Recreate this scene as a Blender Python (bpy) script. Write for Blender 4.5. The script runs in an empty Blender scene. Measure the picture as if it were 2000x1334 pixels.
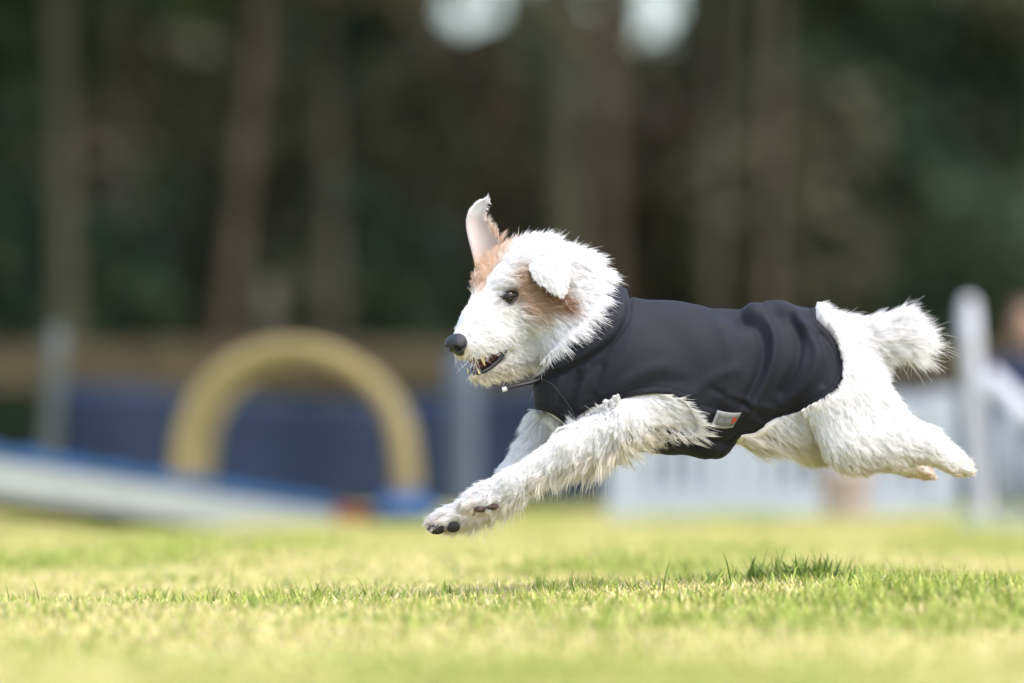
import bpy, bmesh, math, random
import numpy as np
from mathutils import Vector, kdtree, noise as mnoise

rng = np.random.default_rng(7)
random.seed(7)
scn = bpy.context.scene
COL = scn.collection

# ------------------------------------------------------------------ camera, sky, sun, exposure
S = 0.00075                 # metres per photo pixel in the dog's plane
DIST, CAMH, FPX = 9.0, 290 * S, 12000.0
PITCH = math.atan(223 / FPX)
cam_d = bpy.data.cameras.new('camera')
cam = bpy.data.objects.new('camera', cam_d)
COL.objects.link(cam)
cam.location = (0, -DIST, CAMH)
cam.rotation_euler = (math.pi / 2 + PITCH, 0, 0)
cam_d.sensor_width = 36
cam_d.lens = 216
cam_d.clip_start, cam_d.clip_end = 0.1, 2000
cam_d.dof.use_dof = True
cam_d.dof.focus_distance = 8.96
cam_d.dof.aperture_fstop = 2.35
scn.camera = cam

SUN_EL, SUN_AZ = math.radians(62), math.radians(128)     # azimuth clockwise from +Y (away): right and a little behind the camera
world = bpy.data.worlds.new('World')
scn.world = world
world.use_nodes = True
wn = world.node_tree
sky = wn.nodes.new('ShaderNodeTexSky')
sky.sky_type = 'NISHITA'
sky.sun_disc = False
sky.sun_elevation = SUN_EL
sky.sun_rotation = SUN_AZ
sky.air_density, sky.dust_density, sky.ozone_density = 1.0, 3.4, 1.0
bg = wn.nodes['Background']
bg.inputs['Strength'].default_value = 0.15
wn.links.new(sky.outputs[0], bg.inputs['Color'])
sun_d = bpy.data.lights.new('sun', 'SUN')
sun_d.energy = 0.7
sun_d.angle = math.radians(40)
sun_d.color = (1.0, 0.96, 0.9)
sun = bpy.data.objects.new('sun', sun_d)
COL.objects.link(sun)
sdir = Vector((math.sin(SUN_AZ) * math.cos(SUN_EL), math.cos(SUN_AZ) * math.cos(SUN_EL), math.sin(SUN_EL)))
sun.rotation_euler = sdir.to_track_quat('Z', 'Y').to_euler()
vs = scn.view_settings
vs.view_transform = 'Standard'
vs.look = 'None'
vs.exposure = 1.68
vs.gamma = 1
vs.use_curve_mapping = False
cy = scn.cycles
cy.max_bounces = 8
cy.diffuse_bounces = 4
cy.transmission_bounces = 4
cy.transparent_max_bounces = 6
cy.use_denoising = True
cy.sample_clamp_indirect = 8
try:
    scn.cycles_curves.shape = 'RIBBONS'
except Exception:
    pass

# ------------------------------------------------------------------ helpers
def P(u, v, y):
    """photo pixel + depth behind the dog's plane (m) -> world point(s)"""
    u, v, y = np.broadcast_arrays(np.asarray(u, float), np.asarray(v, float), np.asarray(y, float))
    a, b = u - 1000.0, 667.0 - v
    c, s = math.cos(PITCH), math.sin(PITCH)
    dx, dy, dz = a, FPX * c - b * s, FPX * s + b * c
    t = (y + DIST) / dy
    return np.stack([dx * t, y, CAMH + dz * t], -1)

def tag(o, label=None, cat=None, group=None, kind=None):
    if label: o['label'] = label
    if cat: o['category'] = cat
    if group: o['group'] = group
    if kind: o['kind'] = kind
    return o

def empty(name, loc=(0, 0, 0)):
    o = bpy.data.objects.new(name, None)
    COL.objects.link(o)
    o.location = loc
    o.empty_display_size = 0.05
    return o

def link(name, me, parent=None):
    o = bpy.data.objects.new(name, me)
    COL.objects.link(o)
    if parent is not None:
        o.parent = parent
        o.matrix_parent_inverse = parent_matrix(parent).inverted()
    return o

def parent_matrix(p):
    from mathutils import Matrix
    m = Matrix.LocRotScale(p.location, p.rotation_euler, p.scale)
    if p.parent is not None:
        m = parent_matrix(p.parent) @ p.matrix_parent_inverse @ m
    return m

def mesh_np(name, verts, faces, mat=None, parent=None, smooth=True, fcol=None, vattr=None, cname='col'):
    """faces: (n,3) or (n,4) array, or a list of such arrays"""
    me = bpy.data.meshes.new(name)
    verts = np.asarray(verts, np.float32)
    fl = faces if isinstance(faces, list) else [faces]
    fl = [np.asarray(f, np.int32) for f in fl if len(f)]
    nl = sum(f.size for f in fl)
    nf = sum(len(f) for f in fl)
    me.vertices.add(len(verts))
    me.vertices.foreach_set('co', verts.ravel())
    me.loops.add(nl)
    me.loops.foreach_set('vertex_index', np.concatenate([f.ravel() for f in fl]))
    me.polygons.add(nf)
    ls = np.concatenate([np.full(len(f), f.shape[1], np.int32) for f in fl])
    st = np.concatenate([[0], np.cumsum(ls)[:-1]]).astype(np.int32)
    me.polygons.foreach_set('loop_start', st)
    me.update(calc_edges=True)
    me.validate()
    me.polygons.foreach_set('use_smooth', np.full(len(me.polygons), smooth))
    if fcol is not None and len(me.polygons) == len(fcol):
        a = me.attributes.new(cname, 'FLOAT_COLOR', 'FACE')
        c = np.ones((len(fcol), 4), np.float32)
        c[:, :3] = fcol
        a.data.foreach_set('color', c.ravel())
    if vattr is not None:
        a = me.attributes.new(cname, 'FLOAT_COLOR', 'POINT')
        c = np.ones((len(verts), 4), np.float32)
        c[:, :3] = vattr
        a.data.foreach_set('color', c.ravel())
    if mat: me.materials.append(mat)
    return link(name, me, parent)

def nrm(x):
    x = np.asarray(x, float)
    return x / np.maximum(np.linalg.norm(x, axis=-1, keepdims=True), 1e-9)

def new_mat(name):
    m = bpy.data.materials.new(name)
    m.use_nodes = True
    return m, m.node_tree, m.node_tree.nodes['Principled BSDF']

def mat_plain(name, c, rough=0.6, var=0.15, scale=8.0, bump=0.0, spec=0.4, bscale=None, sheen=0.0):
    m, nt, b = new_mat(name)
    tc = nt.nodes.new('ShaderNodeTexCoord')
    n = nt.nodes.new('ShaderNodeTexNoise')
    n.inputs['Scale'].default_value = scale
    n.inputs['Detail'].default_value = 5
    nt.links.new(tc.outputs['Object'], n.inputs['Vector'])
    r = nt.nodes.new('ShaderNodeMapRange')
    r.inputs[1].default_value, r.inputs[2].default_value = 0.3, 0.7
    r.inputs[3].default_value, r.inputs[4].default_value = 1 - var, 1 + var
    nt.links.new(n.outputs['Fac'], r.inputs[0])
    mx = nt.nodes.new('ShaderNodeVectorMath')
    mx.operation = 'SCALE'
    mx.inputs[0].default_value = c[:3]
    nt.links.new(r.outputs[0], mx.inputs['Scale'])
    nt.links.new(mx.outputs[0], b.inputs['Base Color'])
    b.inputs['Roughness'].default_value = rough
    b.inputs['Specular IOR Level'].default_value = spec
    if sheen:
        b.inputs['Sheen Weight'].default_value = sheen
    if bump:
        n2 = nt.nodes.new('ShaderNodeTexNoise')
        n2.inputs['Scale'].default_value = bscale or scale * 4
        nt.links.new(tc.outputs['Object'], n2.inputs['Vector'])
        bp = nt.nodes.new('ShaderNodeBump')
        bp.inputs['Strength'].default_value = bump
        bp.inputs['Distance'].default_value = 0.002
        nt.links.new(n2.outputs['Fac'], bp.inputs['Height'])
        nt.links.new(bp.outputs[0], b.inputs['Normal'])
    return m

def mat_attr(name, attr='col', rough=0.7, trans=0.0, spec=0.2):
    m, nt, b = new_mat(name)
    a = nt.nodes.new('ShaderNodeAttribute')
    a.attribute_name = attr
    nt.links.new(a.outputs['Color'], b.inputs['Base Color'])
    b.inputs['Roughness'].default_value = rough
    b.inputs['Specular IOR Level'].default_value = spec
    if trans:
        out = nt.nodes['Material Output']
        t = nt.nodes.new('ShaderNodeBsdfTranslucent')
        nt.links.new(a.outputs['Color'], t.inputs['Color'])
        mx = nt.nodes.new('ShaderNodeMixShader')
        mx.inputs[0].default_value = trans
        nt.links.new(b.outputs[0], mx.inputs[1])
        nt.links.new(t.outputs[0], mx.inputs[2])
        nt.links.new(mx.outputs[0], out.inputs['Surface'])
    return m

def tube(pts, radii, seg=10, cap=True):
    pts = np.asarray(pts, float)
    n = len(pts)
    radii = np.broadcast_to(np.asarray(radii, float), (n,))
    t = np.gradient(pts, axis=0)
    t = nrm(t)
    ref = np.array([0, 0, 1.0]) if abs(t[0, 2]) < 0.9 else np.array([1.0, 0, 0])
    V = []
    x = nrm(np.cross(t[0], ref))
    for i in range(n):
        x = nrm(x - t[i] * np.dot(x, t[i]))
        yv = np.cross(t[i], x)
        a = np.linspace(0, 2 * math.pi, seg, endpoint=False)
        V.append(pts[i] + radii[i] * (np.cos(a)[:, None] * x + np.sin(a)[:, None] * yv))
    V = np.concatenate(V)
    i, j = np.meshgrid(np.arange(n - 1), np.arange(seg), indexing='ij')
    i, j = i.ravel(), j.ravel()
    j2 = (j + 1) % seg
    F = np.stack([i * seg + j, i * seg + j2, (i + 1) * seg + j2, (i + 1) * seg + j], -1)
    T = np.zeros((0, 3), int)
    if cap:
        V = np.concatenate([V, pts[:1], pts[-1:]])
        c0, c1 = n * seg, n * seg + 1
        k = np.arange(seg)
        T = np.concatenate([np.stack([np.full(seg, c0), (k + 1) % seg, k], -1),
                            np.stack([np.full(seg, c1), (n - 1) * seg + k, (n - 1) * seg + (k + 1) % seg], -1)])
    return V, F, T

def join(parts):
    V, Q, T, o = [], [], [], 0
    for v, q, t in parts:
        V.append(v)
        if len(q): Q.append(np.asarray(q) + o)
        if len(t): T.append(np.asarray(t) + o)
        o += len(v)
    return np.concatenate(V), [np.concatenate(x) for x in (Q, T) if len(x)]

def boxv(c, size, rot=None, bevel=0.0):
    bm = bmesh.new()
    bmesh.ops.create_cube(bm, size=1)
    for v in bm.verts:
        v.co = Vector((v.co.x * size[0], v.co.y * size[1], v.co.z * size[2]))
    if bevel:
        bmesh.ops.bevel(bm, geom=bm.edges[:], offset=bevel, segments=2, affect='EDGES', profile=0.5)
    for v in bm.verts:
        p = v.co
        if rot is not None: p = rot @ p
        v.co = p + Vector(c)
    return bm

def bm_obj(name, bm, mat, parent=None, smooth=False):
    me = bpy.data.meshes.new(name)
    bm.to_mesh(me)
    bm.free()
    if smooth:
        me.polygons.foreach_set('use_smooth', np.ones(len(me.polygons), bool))
    me.materials.append(mat)
    return link(name, me, parent)

# ------------------------------------------------------------------ ground
def ground_material():
    m, nt, b = new_mat('lawn_soil')
    tc = nt.nodes.new('ShaderNodeTexCoord')
    n1 = nt.nodes.new('ShaderNodeTexNoise')
    n1.inputs['Scale'].default_value = 3.0
    n1.inputs['Detail'].default_value = 8
    n1.inputs['Roughness'].default_value = 0.7
    nt.links.new(tc.outputs['Object'], n1.inputs['Vector'])
    r = nt.nodes.new('ShaderNodeValToRGB')
    r.color_ramp.elements[0].position, r.color_ramp.elements[1].position = 0.35, 0.65
    r.color_ramp.elements[0].color = (0.42, 0.37, 0.17, 1)
    r.color_ramp.elements[1].color = (0.28, 0.31, 0.10, 1)
    nt.links.new(n1.outputs['Fac'], r.inputs[0])
    nt.links.new(r.outputs[0], b.inputs['Base Color'])
    b.inputs['Roughness'].default_value = 0.95
    b.inputs['Specular IOR Level'].default_value = 0.1
    return m

gx = np.concatenate([[-600, -120, -40, -15], np.linspace(-8, 8, 33), [15, 40, 120, 600]])
gy = np.concatenate([[-120, -40, -15], np.linspace(-9, 20, 59), [30, 50, 80, 140, 300, 900]])
def ground_z(x, y):
    x, y = np.asarray(x, float), np.asarray(y, float)
    w = np.exp(-((y - 3) / 14) ** 2 - (x / 8) ** 2)
    return w * (0.012 * np.sin(1.7 * x + 0.6 * y) + 0.010 * np.sin(0.9 * x - 1.9 * y + 1.0) + 0.006 * np.sin(4.1 * x + 3.3 * y))
GX, GY = np.meshgrid(gx, gy, indexing='ij')
gv = np.stack([GX, GY, ground_z(GX, GY)], -1).reshape(-1, 3)
ii, jj = np.meshgrid(np.arange(len(gx) - 1), np.arange(len(gy) - 1), indexing='ij')
ii, jj = ii.ravel(), jj.ravel()
ny_ = len(gy)
gf = np.stack([ii * ny_ + jj, (ii + 1) * ny_ + jj, (ii + 1) * ny_ + jj + 1, ii * ny_ + jj + 1], -1)
ground = tag(mesh_np('ground', gv, gf, ground_material()), kind='structure')

# ------------------------------------------------------------------ background woodland
LEAF = mat_attr('leaf', rough=0.75, trans=0.25)
BARK = mat_plain('bark', (0.048, 0.041, 0.029), 0.95, 0.4, 3.0, 0.5)
BARK_RED = mat_plain('reddish_bark', (0.056, 0.040, 0.028), 0.95, 0.4, 3.0, 0.5)
BARK_PALE = mat_plain('pale_bark', (0.055, 0.049, 0.036), 0.95, 0.4, 3.0, 0.5)
BARK_OLIVE = mat_plain('mossy_bark', (0.045, 0.042, 0.023), 0.95, 0.4, 3.0, 0.5)
PALETTE = {
    'green': np.array([(0.020, 0.034, 0.021), (0.027, 0.040, 0.020), (0.016, 0.026, 0.020), (0.034, 0.042, 0.022)]) * 1.7,
    'olive': np.array([(0.050, 0.050, 0.028), (0.040, 0.042, 0.024), (0.060, 0.058, 0.035), (0.035, 0.035, 0.023)]) * 1.7,
    'brown': np.array([(0.056, 0.043, 0.030), (0.050, 0.042, 0.028), (0.038, 0.034, 0.025), (0.066, 0.054, 0.038)]) * 1.7,
    'bright': np.array([(0.040, 0.062, 0.024), (0.033, 0.052, 0.02), (0.05, 0.074, 0.028), (0.03, 0.042, 0.02)]) * 1.7,
}
def leaf_quads(c, size, pal, r):
    n = len(c)
    a = nrm(r.normal(size=(n, 3)))
    b = nrm(np.cross(a, r.normal(size=(n, 3))))
    L = size * r.uniform(0.6, 1.3, (n, 1))
    W = L * r.uniform(0.4, 0.7, (n, 1))
    V = np.stack([c - a * L, c + b * W, c + a * L, c - b * W], 1).reshape(-1, 3)
    F = np.arange(4 * n).reshape(n, 4)
    col = pal[r.integers(0, len(pal), n)] * r.uniform(0.75, 1.45, (n, 1))
    return V, F, col

def crown_points(centres, radii, n, r):
    w = np.array([a * b * c for a, b, c in radii]) ** (2 / 3)
    k = r.choice(len(centres), n, p=w / w.sum())
    d = nrm(r.normal(size=(n, 3))) * (r.uniform(0.25, 1.0, (n, 1)) ** 0.5)
    return np.asarray(centres)[k] + d * np.asarray(radii)[k]

def px_ground(u, D):
    return (u - 1000) * S * D / DIST, D - DIST

def tree(name, label, cat, u, D, h, tr, kind, bark, crown0, crad, nleaf=2600, lean=(0, 0), group=None, leaf=0.16, seed=0, limbs=6):
    r = np.random.default_rng(seed + 100)
    x, y = px_ground(u, D)
    root = tag(empty(name, (x, y, 0)), label, cat, group)
    n = 12
    t = np.linspace(0, 1, n)
    path = np.stack([x + lean[0] * t * h + 0.06 * np.sin(t * 5 + seed), y + lean[1] * t * h + 0.05 * np.cos(t * 4 + seed), t * h - 0.05], -1)
    parts = [tube(path, tr * (1 - 0.75 * t) + tr * 0.5 * np.exp(-t * 25), 10)]
    cents, rads = [], []
    for i in range(limbs):
        tt = crown0 / h + (0.95 - crown0 / h) * (i + 0.5) / limbs
        k = int(tt * (n - 1))
        az = i * 2.4 + seed
        ln = crad * r.uniform(0.6, 1.0) * (1.15 - 0.55 * tt)
        e = path[k] + np.array([math.cos(az) * ln, math.sin(az) * ln, ln * r.uniform(0.1, 0.6)])
        s = np.linspace(0, 1, 6)[:, None]
        lp = path[k] * (1 - s) + e * s + np.array([0, 0, 1]) * (s * (1 - s)) * 0.3 * ln
        parts.append(tube(lp, tr * 0.35 * (1 - 0.8 * s[:, 0]), 6))
        cents.append(e)
        q = crad * r.uniform(0.32, 0.55)
        rads.append((q, q, q * r.uniform(0.7, 1.1)))
        cents.append(path[k] * 0.4 + e * 0.6)
        rads.append((q * 0.8, q * 0.8, q * 0.7))
    V, F = join(parts)
    mesh_np('trunk', V, F, bark, root)
    c = crown_points(cents, rads, nleaf, r)
    c = c[c[:, 2] > 0.05]
    V, F, col = leaf_quads(c, leaf, PALETTE[kind], r)
    mesh_np('crown', V, F, LEAF, root, smooth=False, fcol=col)
    return root

def bush(label, u, D, zt, half, kind, seed, n=2200, name='shrub', cat='shrub', group='dark shrubs along the wood edge', leaf=0.12, z0=0.0):
    r = np.random.default_rng(seed + 500)
    x, y = px_ground(u, D)
    root = tag(empty(name, (x, y, 0)), label, cat, group)
    m = 9
    cents = np.stack([x + r.uniform(-0.7, 0.7, m) * half, y + r.uniform(-0.5, 0.5, m) * half, z0 + (zt - z0) * r.uniform(0.15, 0.85, m)], -1)
    q = r.uniform(0.3, 0.55, m) * half
    rads = np.stack([q, q, np.minimum(q * 1.2, (zt - z0) * 0.35)], -1)
    parts = []
    for k in range(m):
        s = np.linspace(0, 1, 6)[:, None]
        st = np.array([x + 0.1 * math.cos(k), y + 0.1 * math.sin(k), -0.03])
        lp = st * (1 - s) + cents[k] * s + np.array([0, 0, 0.15]) * s * (1 - s)
        parts.append(tube(lp, 0.03 * (1 - 0.7 * s[:, 0]), 5))
    V, F = join(parts)
    mesh_np('stem', V, F, BARK, root)
    c = crown_points(cents, rads, n, r)
    c = c[c[:, 2] > 0.03]
    V, F, col = leaf_quads(c, leaf, PALETTE[kind], r)
    mesh_np('foliage', V, F, LEAF, root, smooth=False, fcol=col)
    return root

# the deep wood behind: nobody can count it
r_ = np.random.default_rng(3)
N = 60000
wx = r_.uniform(-16, 17, N)
wy = r_.uniform(64, 74, N)
GAP_U = [-9000, 840, 855, 985, 1000, 1060, 1075, 1125, 1140, 1205, 1218, 1228, 1234, 1372, 1380, 1425, 1440, 1495, 1510, 1545, 1560, 1640, 1665, 9000]
GAP_V = [-600, -600, 90, 125, 40, 20, -600, -600, 60, 60, -600, -600, 275, 285, -600, -600, 95, 95, -600, -600, 100, 130, -600, -600]
def wood_top(x):
    v = np.interp(1000 + x / (S * 78 / DIST), GAP_U, GAP_V)
    return CAMH + (890 - v) * S * 78 / DIST
wz = r_.uniform(0, 1, N) * wood_top(wx)
hz = r_.uniform(0, 1, N) < 0.0035           # thin twigs and leaves reaching up into the sky gaps
wz[hz] = r_.uniform(4.4, 9.0, hz.sum())
wx[hz] = r_.uniform(-1.2, 4.5, hz.sum())
wc = np.stack([wx, wy, wz], -1)
V, F, col = leaf_quads(wc, 0.29, PALETTE['olive'], r_)
nz = np.array([mnoise.noise(Vector((p[0] * 0.6, p[1] * 0.2, p[2] * 0.6))) for p in wc])
nz2 = np.array([mnoise.noise(Vector((p[0] * 0.5 + 40, p[1] * 0.2, p[2] * 0.5))) for p in wc])
pick = np.where(nz > 0.12, 0, np.where(nz2 > 0.1, 2, 1))
pals = [PALETTE['green'], PALETTE['olive'], PALETTE['brown']]
for k in range(3):
    m_ = pick == k
    col[m_] = pals[k][r_.integers(0, 4, m_.sum())] * r_.uniform(0.7, 1.45, (m_.sum(), 1))
tag(mesh_np('woodland', V, F, LEAF, smooth=False, fcol=col), 'dark blurred mass of the far wood behind everything', 'woodland', kind='stuff')

TG = 'trees at the edge of the wood'
tree('tree', 'tall mossy trunk near the left edge of the picture', 'tree', 110, 42, 9.5, 0.09, 'green', BARK_OLIVE, 4.6, 1.7, group=TG, seed=1)
tree('tree', 'mossy olive trunk standing left of the brightest sky gap', 'tree', 1105, 43, 10.5, 0.11, 'olive', BARK_OLIVE, 5.6, 1.6, group=TG, seed=2, nleaf=1500)
tree('tree', 'reddish brown trunk right at the edge of the brightest sky gap', 'tree', 1200, 43.5, 11, 0.08, 'brown', BARK_RED, 6.2, 1.5, group=TG, seed=3, nleaf=1300)
tree('tree', 'dark trunk right of the brightest sky gap', 'tree', 1408, 44, 11, 0.07, 'olive', BARK, 6.0, 1.4, group=TG, seed=4, nleaf=1200)
tree('tree', 'thin reddish trunk above the dog\'s tail end of the jacket', 'tree', 1510, 43, 10, 0.055, 'brown', BARK_RED, 5.6, 1.2, group=TG, seed=5, nleaf=1000)
tree('tree', 'slanting pale brown trunk above the white hurdle post', 'tree', 1815, 50, 8.5, 0.10, 'bright', BARK_PALE, 3.6, 1.6, lean=(0.06, 0), group=TG, seed=6)
tree('tree', 'leaning reddish brown trunk above the yellow tunnel, left part of the wood', 'tree', 380, 42, 8, 0.07, 'brown', BARK_RED, 3.4, 1.6, lean=(0.13, 0), group=TG, seed=7, nleaf=2000)
tree('tree', 'broad olive tree above the yellow tunnel', 'tree', 640, 43, 9.5, 0.07, 'olive', BARK, 3.0, 2.0, group=TG, seed=8)
tree('tree', 'dark green tree between the mossy left trunk and the leaning one', 'tree', 250, 44, 10, 0.13, 'green', BARK, 2.2, 2.0, group=TG, seed=9, nleaf=3600)
tree('tree', 'dark evergreen tree behind the dog\'s raised ear', 'tree', 800, 52, 7.5, 0.14, 'green', BARK, 1.5, 1.7, group=TG, seed=10, nleaf=3400)
tree('tree', 'bright green leafy tree at the top right corner', 'tree', 1960, 55, 9, 0.16, 'bright', BARK, 3.6, 1.7, group=TG, seed=11, nleaf=3000)
tree('tree', 'dark evergreen tree at the right edge of the picture', 'tree', 2010, 47, 6.5, 0.14, 'green', BARK, 1.2, 1.4, group=TG, seed=12, nleaf=3000)
tree('tree', 'dark evergreen tree cut off by the left edge', 'tree', -40, 48, 7, 0.15, 'green', BARK, 1.0, 1.5, group=TG, seed=13, nleaf=3000)
tree('tree', 'olive tree behind the dog\'s back', 'tree', 1330, 50, 4.0, 0.10, 'olive', BARK, 1.2, 1.3, group=TG, seed=14, nleaf=2200)
tree('tree', 'green tree above the dog\'s tail', 'tree', 1640, 49, 5.4, 0.12, 'bright', BARK, 2.4, 1.3, group=TG, seed=15, nleaf=1800)
for i, (u, D, tr, bk, ln_, lb) in enumerate([
        (560, 49, 0.16, BARK_OLIVE, -0.02, 'thick olive trunk above the middle of the tunnel'),
        (1010, 47, 0.13, BARK_OLIVE, 0.0, 'olive trunk straight above the dog\'s head'),
        (1440, 45, 0.07, BARK_OLIVE, 0.03, 'mossy trunk above the middle of the jacket'),
        (1925, 46, 0.12, BARK_PALE, -0.02, 'pale trunk above the white hurdle wing')]):
    in_gap = 1000 < u < 1650
    tree('tree', lb, 'tree', u, D, 8.5 + 0.3 * (i % 4), tr, ('olive', 'brown', 'green')[i % 3], bk, 5.0 if in_gap else 3.4, 1.3, group=TG, seed=40 + i, nleaf=500 if in_gap else 1100, lean=(ln_, 0), limbs=5)
SG = 'dark shrubs along the wood edge'
for i, (u, D, zt, hw, kd, lb) in enumerate([
        (60, 44, 3.0, 1.2, 'green', 'dark shrub at the left edge below the mossy trunk'),
        (330, 45, 1.9, 1.4, 'olive', 'olive bush above the left end of the yellow tunnel'),
        (640, 46, 3.3, 1.3, 'olive', 'olive bush above the right half of the yellow tunnel'),
        (850, 45, 2.2, 1.2, 'green', 'dark green bush behind the dog\'s face'),
        (1110, 46, 3.4, 1.2, 'brown', 'brown bush behind the dog\'s neck'),
        (1330, 46, 1.8, 1.2, 'olive', 'olive bush behind the dog\'s back'),
        (1560, 45, 2.9, 1.2, 'olive', 'low olive bush behind the dog\'s tail'),
        (1780, 46, 3.5, 1.3, 'green', 'dark green bush left of the white hurdle post'),
        (1990, 44, 2.2, 1.1, 'green', 'dark green bush at the right edge behind the hurdle')]):
    bush(lb, u, D, zt, hw, kd, i)

# ------------------------------------------------------------------ agility field: fence, netting, hurdles, ramp, arch
TIMBER = mat_plain('weathered_timber', (0.055, 0.043, 0.021), 0.9, 0.35, 4.0, 0.4)
BLUE = mat_plain('blue_netting_cloth', (0.009, 0.019, 0.046), 0.85, 0.35, 2.5)
WHITE = mat_plain('white_plastic', (0.46, 0.465, 0.50), 0.45, 0.08, 5.0)
GREYW = mat_plain('grey_white_plastic', (0.36, 0.39, 0.43), 0.5, 0.12, 5.0)
STEEL = mat_plain('grey_post_paint', (0.07, 0.09, 0.12), 0.6, 0.15, 5.0)
MARK = mat_plain('dull_grey_post_paint', (0.065, 0.072, 0.07), 0.6, 0.15, 5.0)
YELLOW = mat_plain('yellow_padding', (0.235, 0.185, 0.075), 0.7, 0.12, 6.0)
YELLOWD = mat_plain('dull_yellow_lining', (0.19, 0.16, 0.08), 0.8, 0.15, 6.0)
RAMPBLUE = mat_plain('blue_rubber_tread', (0.022, 0.075, 0.19), 0.85, 0.2, 10.0)
RAMPWHITE = mat_plain('white_painted_board', (0.27, 0.29, 0.285), 0.5, 0.08, 5.0)
RAMPRED = mat_plain('red_contact_paint', (0.25, 0.06, 0.04), 0.6, 0.15, 10.0)

def xz(u, v, D):
    return (u - 1000) * S * D / DIST, CAMH + (890 - v) * S * D / DIST

# timber rail fence
D = 26.0
fence = tag(empty('timber_fence', (0, D - DIST, 0)), 'low weathered timber rail fence running across behind the blue netting', 'fence')
zt = xz(0, 668, D)[1]
for k in range(9):
    xc = -8 + 2.0 * k
    bm = boxv((xc, D - DIST, zt - 0.10), (1.985, 0.04, 0.20), bevel=0.006)
    bm_obj('rail', bm, TIMBER, fence)
    bm = boxv((xc - 1.0, D - DIST + 0.085, zt / 2 + 0.0), (0.11, 0.11, zt + 0.08), bevel=0.01)
    bm_obj('post', bm, TIMBER, fence)

# blue cloth barrier: each panel its own part, hung between pegs
D = 23.5
barrier = tag(empty('blue_barrier', (0, D - DIST, 0)), 'long low dark blue cloth barrier stretched across the field behind the dog', 'barrier')
ztop = xz(0, 752, D)[1]
edges = [-9.0, -6.8, -4.6, -2.25, -1.75, 0.4, 2.6, 4.8, 7.0, 9.2]
for k in range(len(edges) - 1):
    if k == 3: continue
    a, b = edges[k], edges[k + 1]
    nx, nz_ = 24, 8
    U, W = np.meshgrid(np.linspace(0, 1, nx), np.linspace(0, 1, nz_), indexing='ij')
    X = a + 0.02 + (b - a - 0.04) * U
    top = ztop - 0.07 * np.sin(math.pi * U) ** 2 * (0.6 + 0.4 * math.sin(k * 2.0))
    Z = 0.01 + W * top
    Y = D - DIST + 0.03 * np.sin(U * 16 + k) * W + 0.02 * np.sin(U * 31 + 2 * k)
    v = np.stack([X, Y, Z], -1).reshape(-1, 3)
    i, j = np.meshgrid(np.arange(nx - 1), np.arange(nz_ - 1), indexing='ij')
    i, j = i.ravel(), j.ravel()
    f = np.stack([i * nz_ + j, (i + 1) * nz_ + j, (i + 1) * nz_ + j + 1, i * nz_ + j + 1], -1)
    o = mesh_np('cloth_panel', v, f, BLUE, barrier)
    md = o.modifiers.new('thick', 'SOLIDIFY'); md.thickness = 0.004
for e in edges:
    if abs(e) > 8.9: continue
    V, F = join([tube([(e, D - DIST, -0.1), (e, D - DIST, ztop + 0.03)], [0.012, 0.012], 8)])
    mesh_np('peg', V, F, STEEL, barrier)

def round_post(name, label, cat, u0, v0, u1, v1, D, w, mat, group=None):
    x0, z0 = xz(u0, v0, D)
    x1, z1 = xz(u1, v1, D)
    y = D - DIST
    p0, p1 = np.array([x0, y, z0]), np.array([x1, y, -0.02])
    s = np.linspace(0, 1, 8)[:, None]
    root = tag(empty(name, (x1, y, 0)), label, cat, group)
    V, F = join([tube(p1 * (1 - s) + p0 * s, w, 12)])
    mesh_np('shaft', V, F, mat, root)
    d = nrm(p0 - p1)
    V, F = join([tube([p0, p0 + d * w * 0.5, p0 + d * w * 0.85], [w * 1.02, w * 0.8, w * 0.3], 12)])
    mesh_np('cap', V, F, mat, root)
    V, F = join([tube([(x1, y, 0.0), (x1, y, 0.03)], [w * 2.4, w * 2.0], 14)])
    mesh_np('foot', V, F, mat, root)
    return root
#
round_post('marker_post', 'slim grey white post rising behind the ramp at far left', 'post', 112, 650, 84, 1010, 22, 0.033, MARK)
round_post('marker_post', 'plain bluish grey post right of the yellow tunnel', 'post', 905, 705, 905, 1010, 22, 0.055, STEEL)
round_post('tree_stake', 'pale wooden stake standing above the yellow tunnel beyond the fence', 'stake', 522, 560, 522, 985, 32, 0.05, BARK_PALE)

# yellow tunnel
D = 19.5
y0 = D - DIST
arch = tag(empty('agility_tunnel', (xz(590, 0, D)[0], y0, 0)), 'yellow arched agility tunnel frame of nested hoops standing on the grass behind the ramp', 'tunnel')
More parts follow.
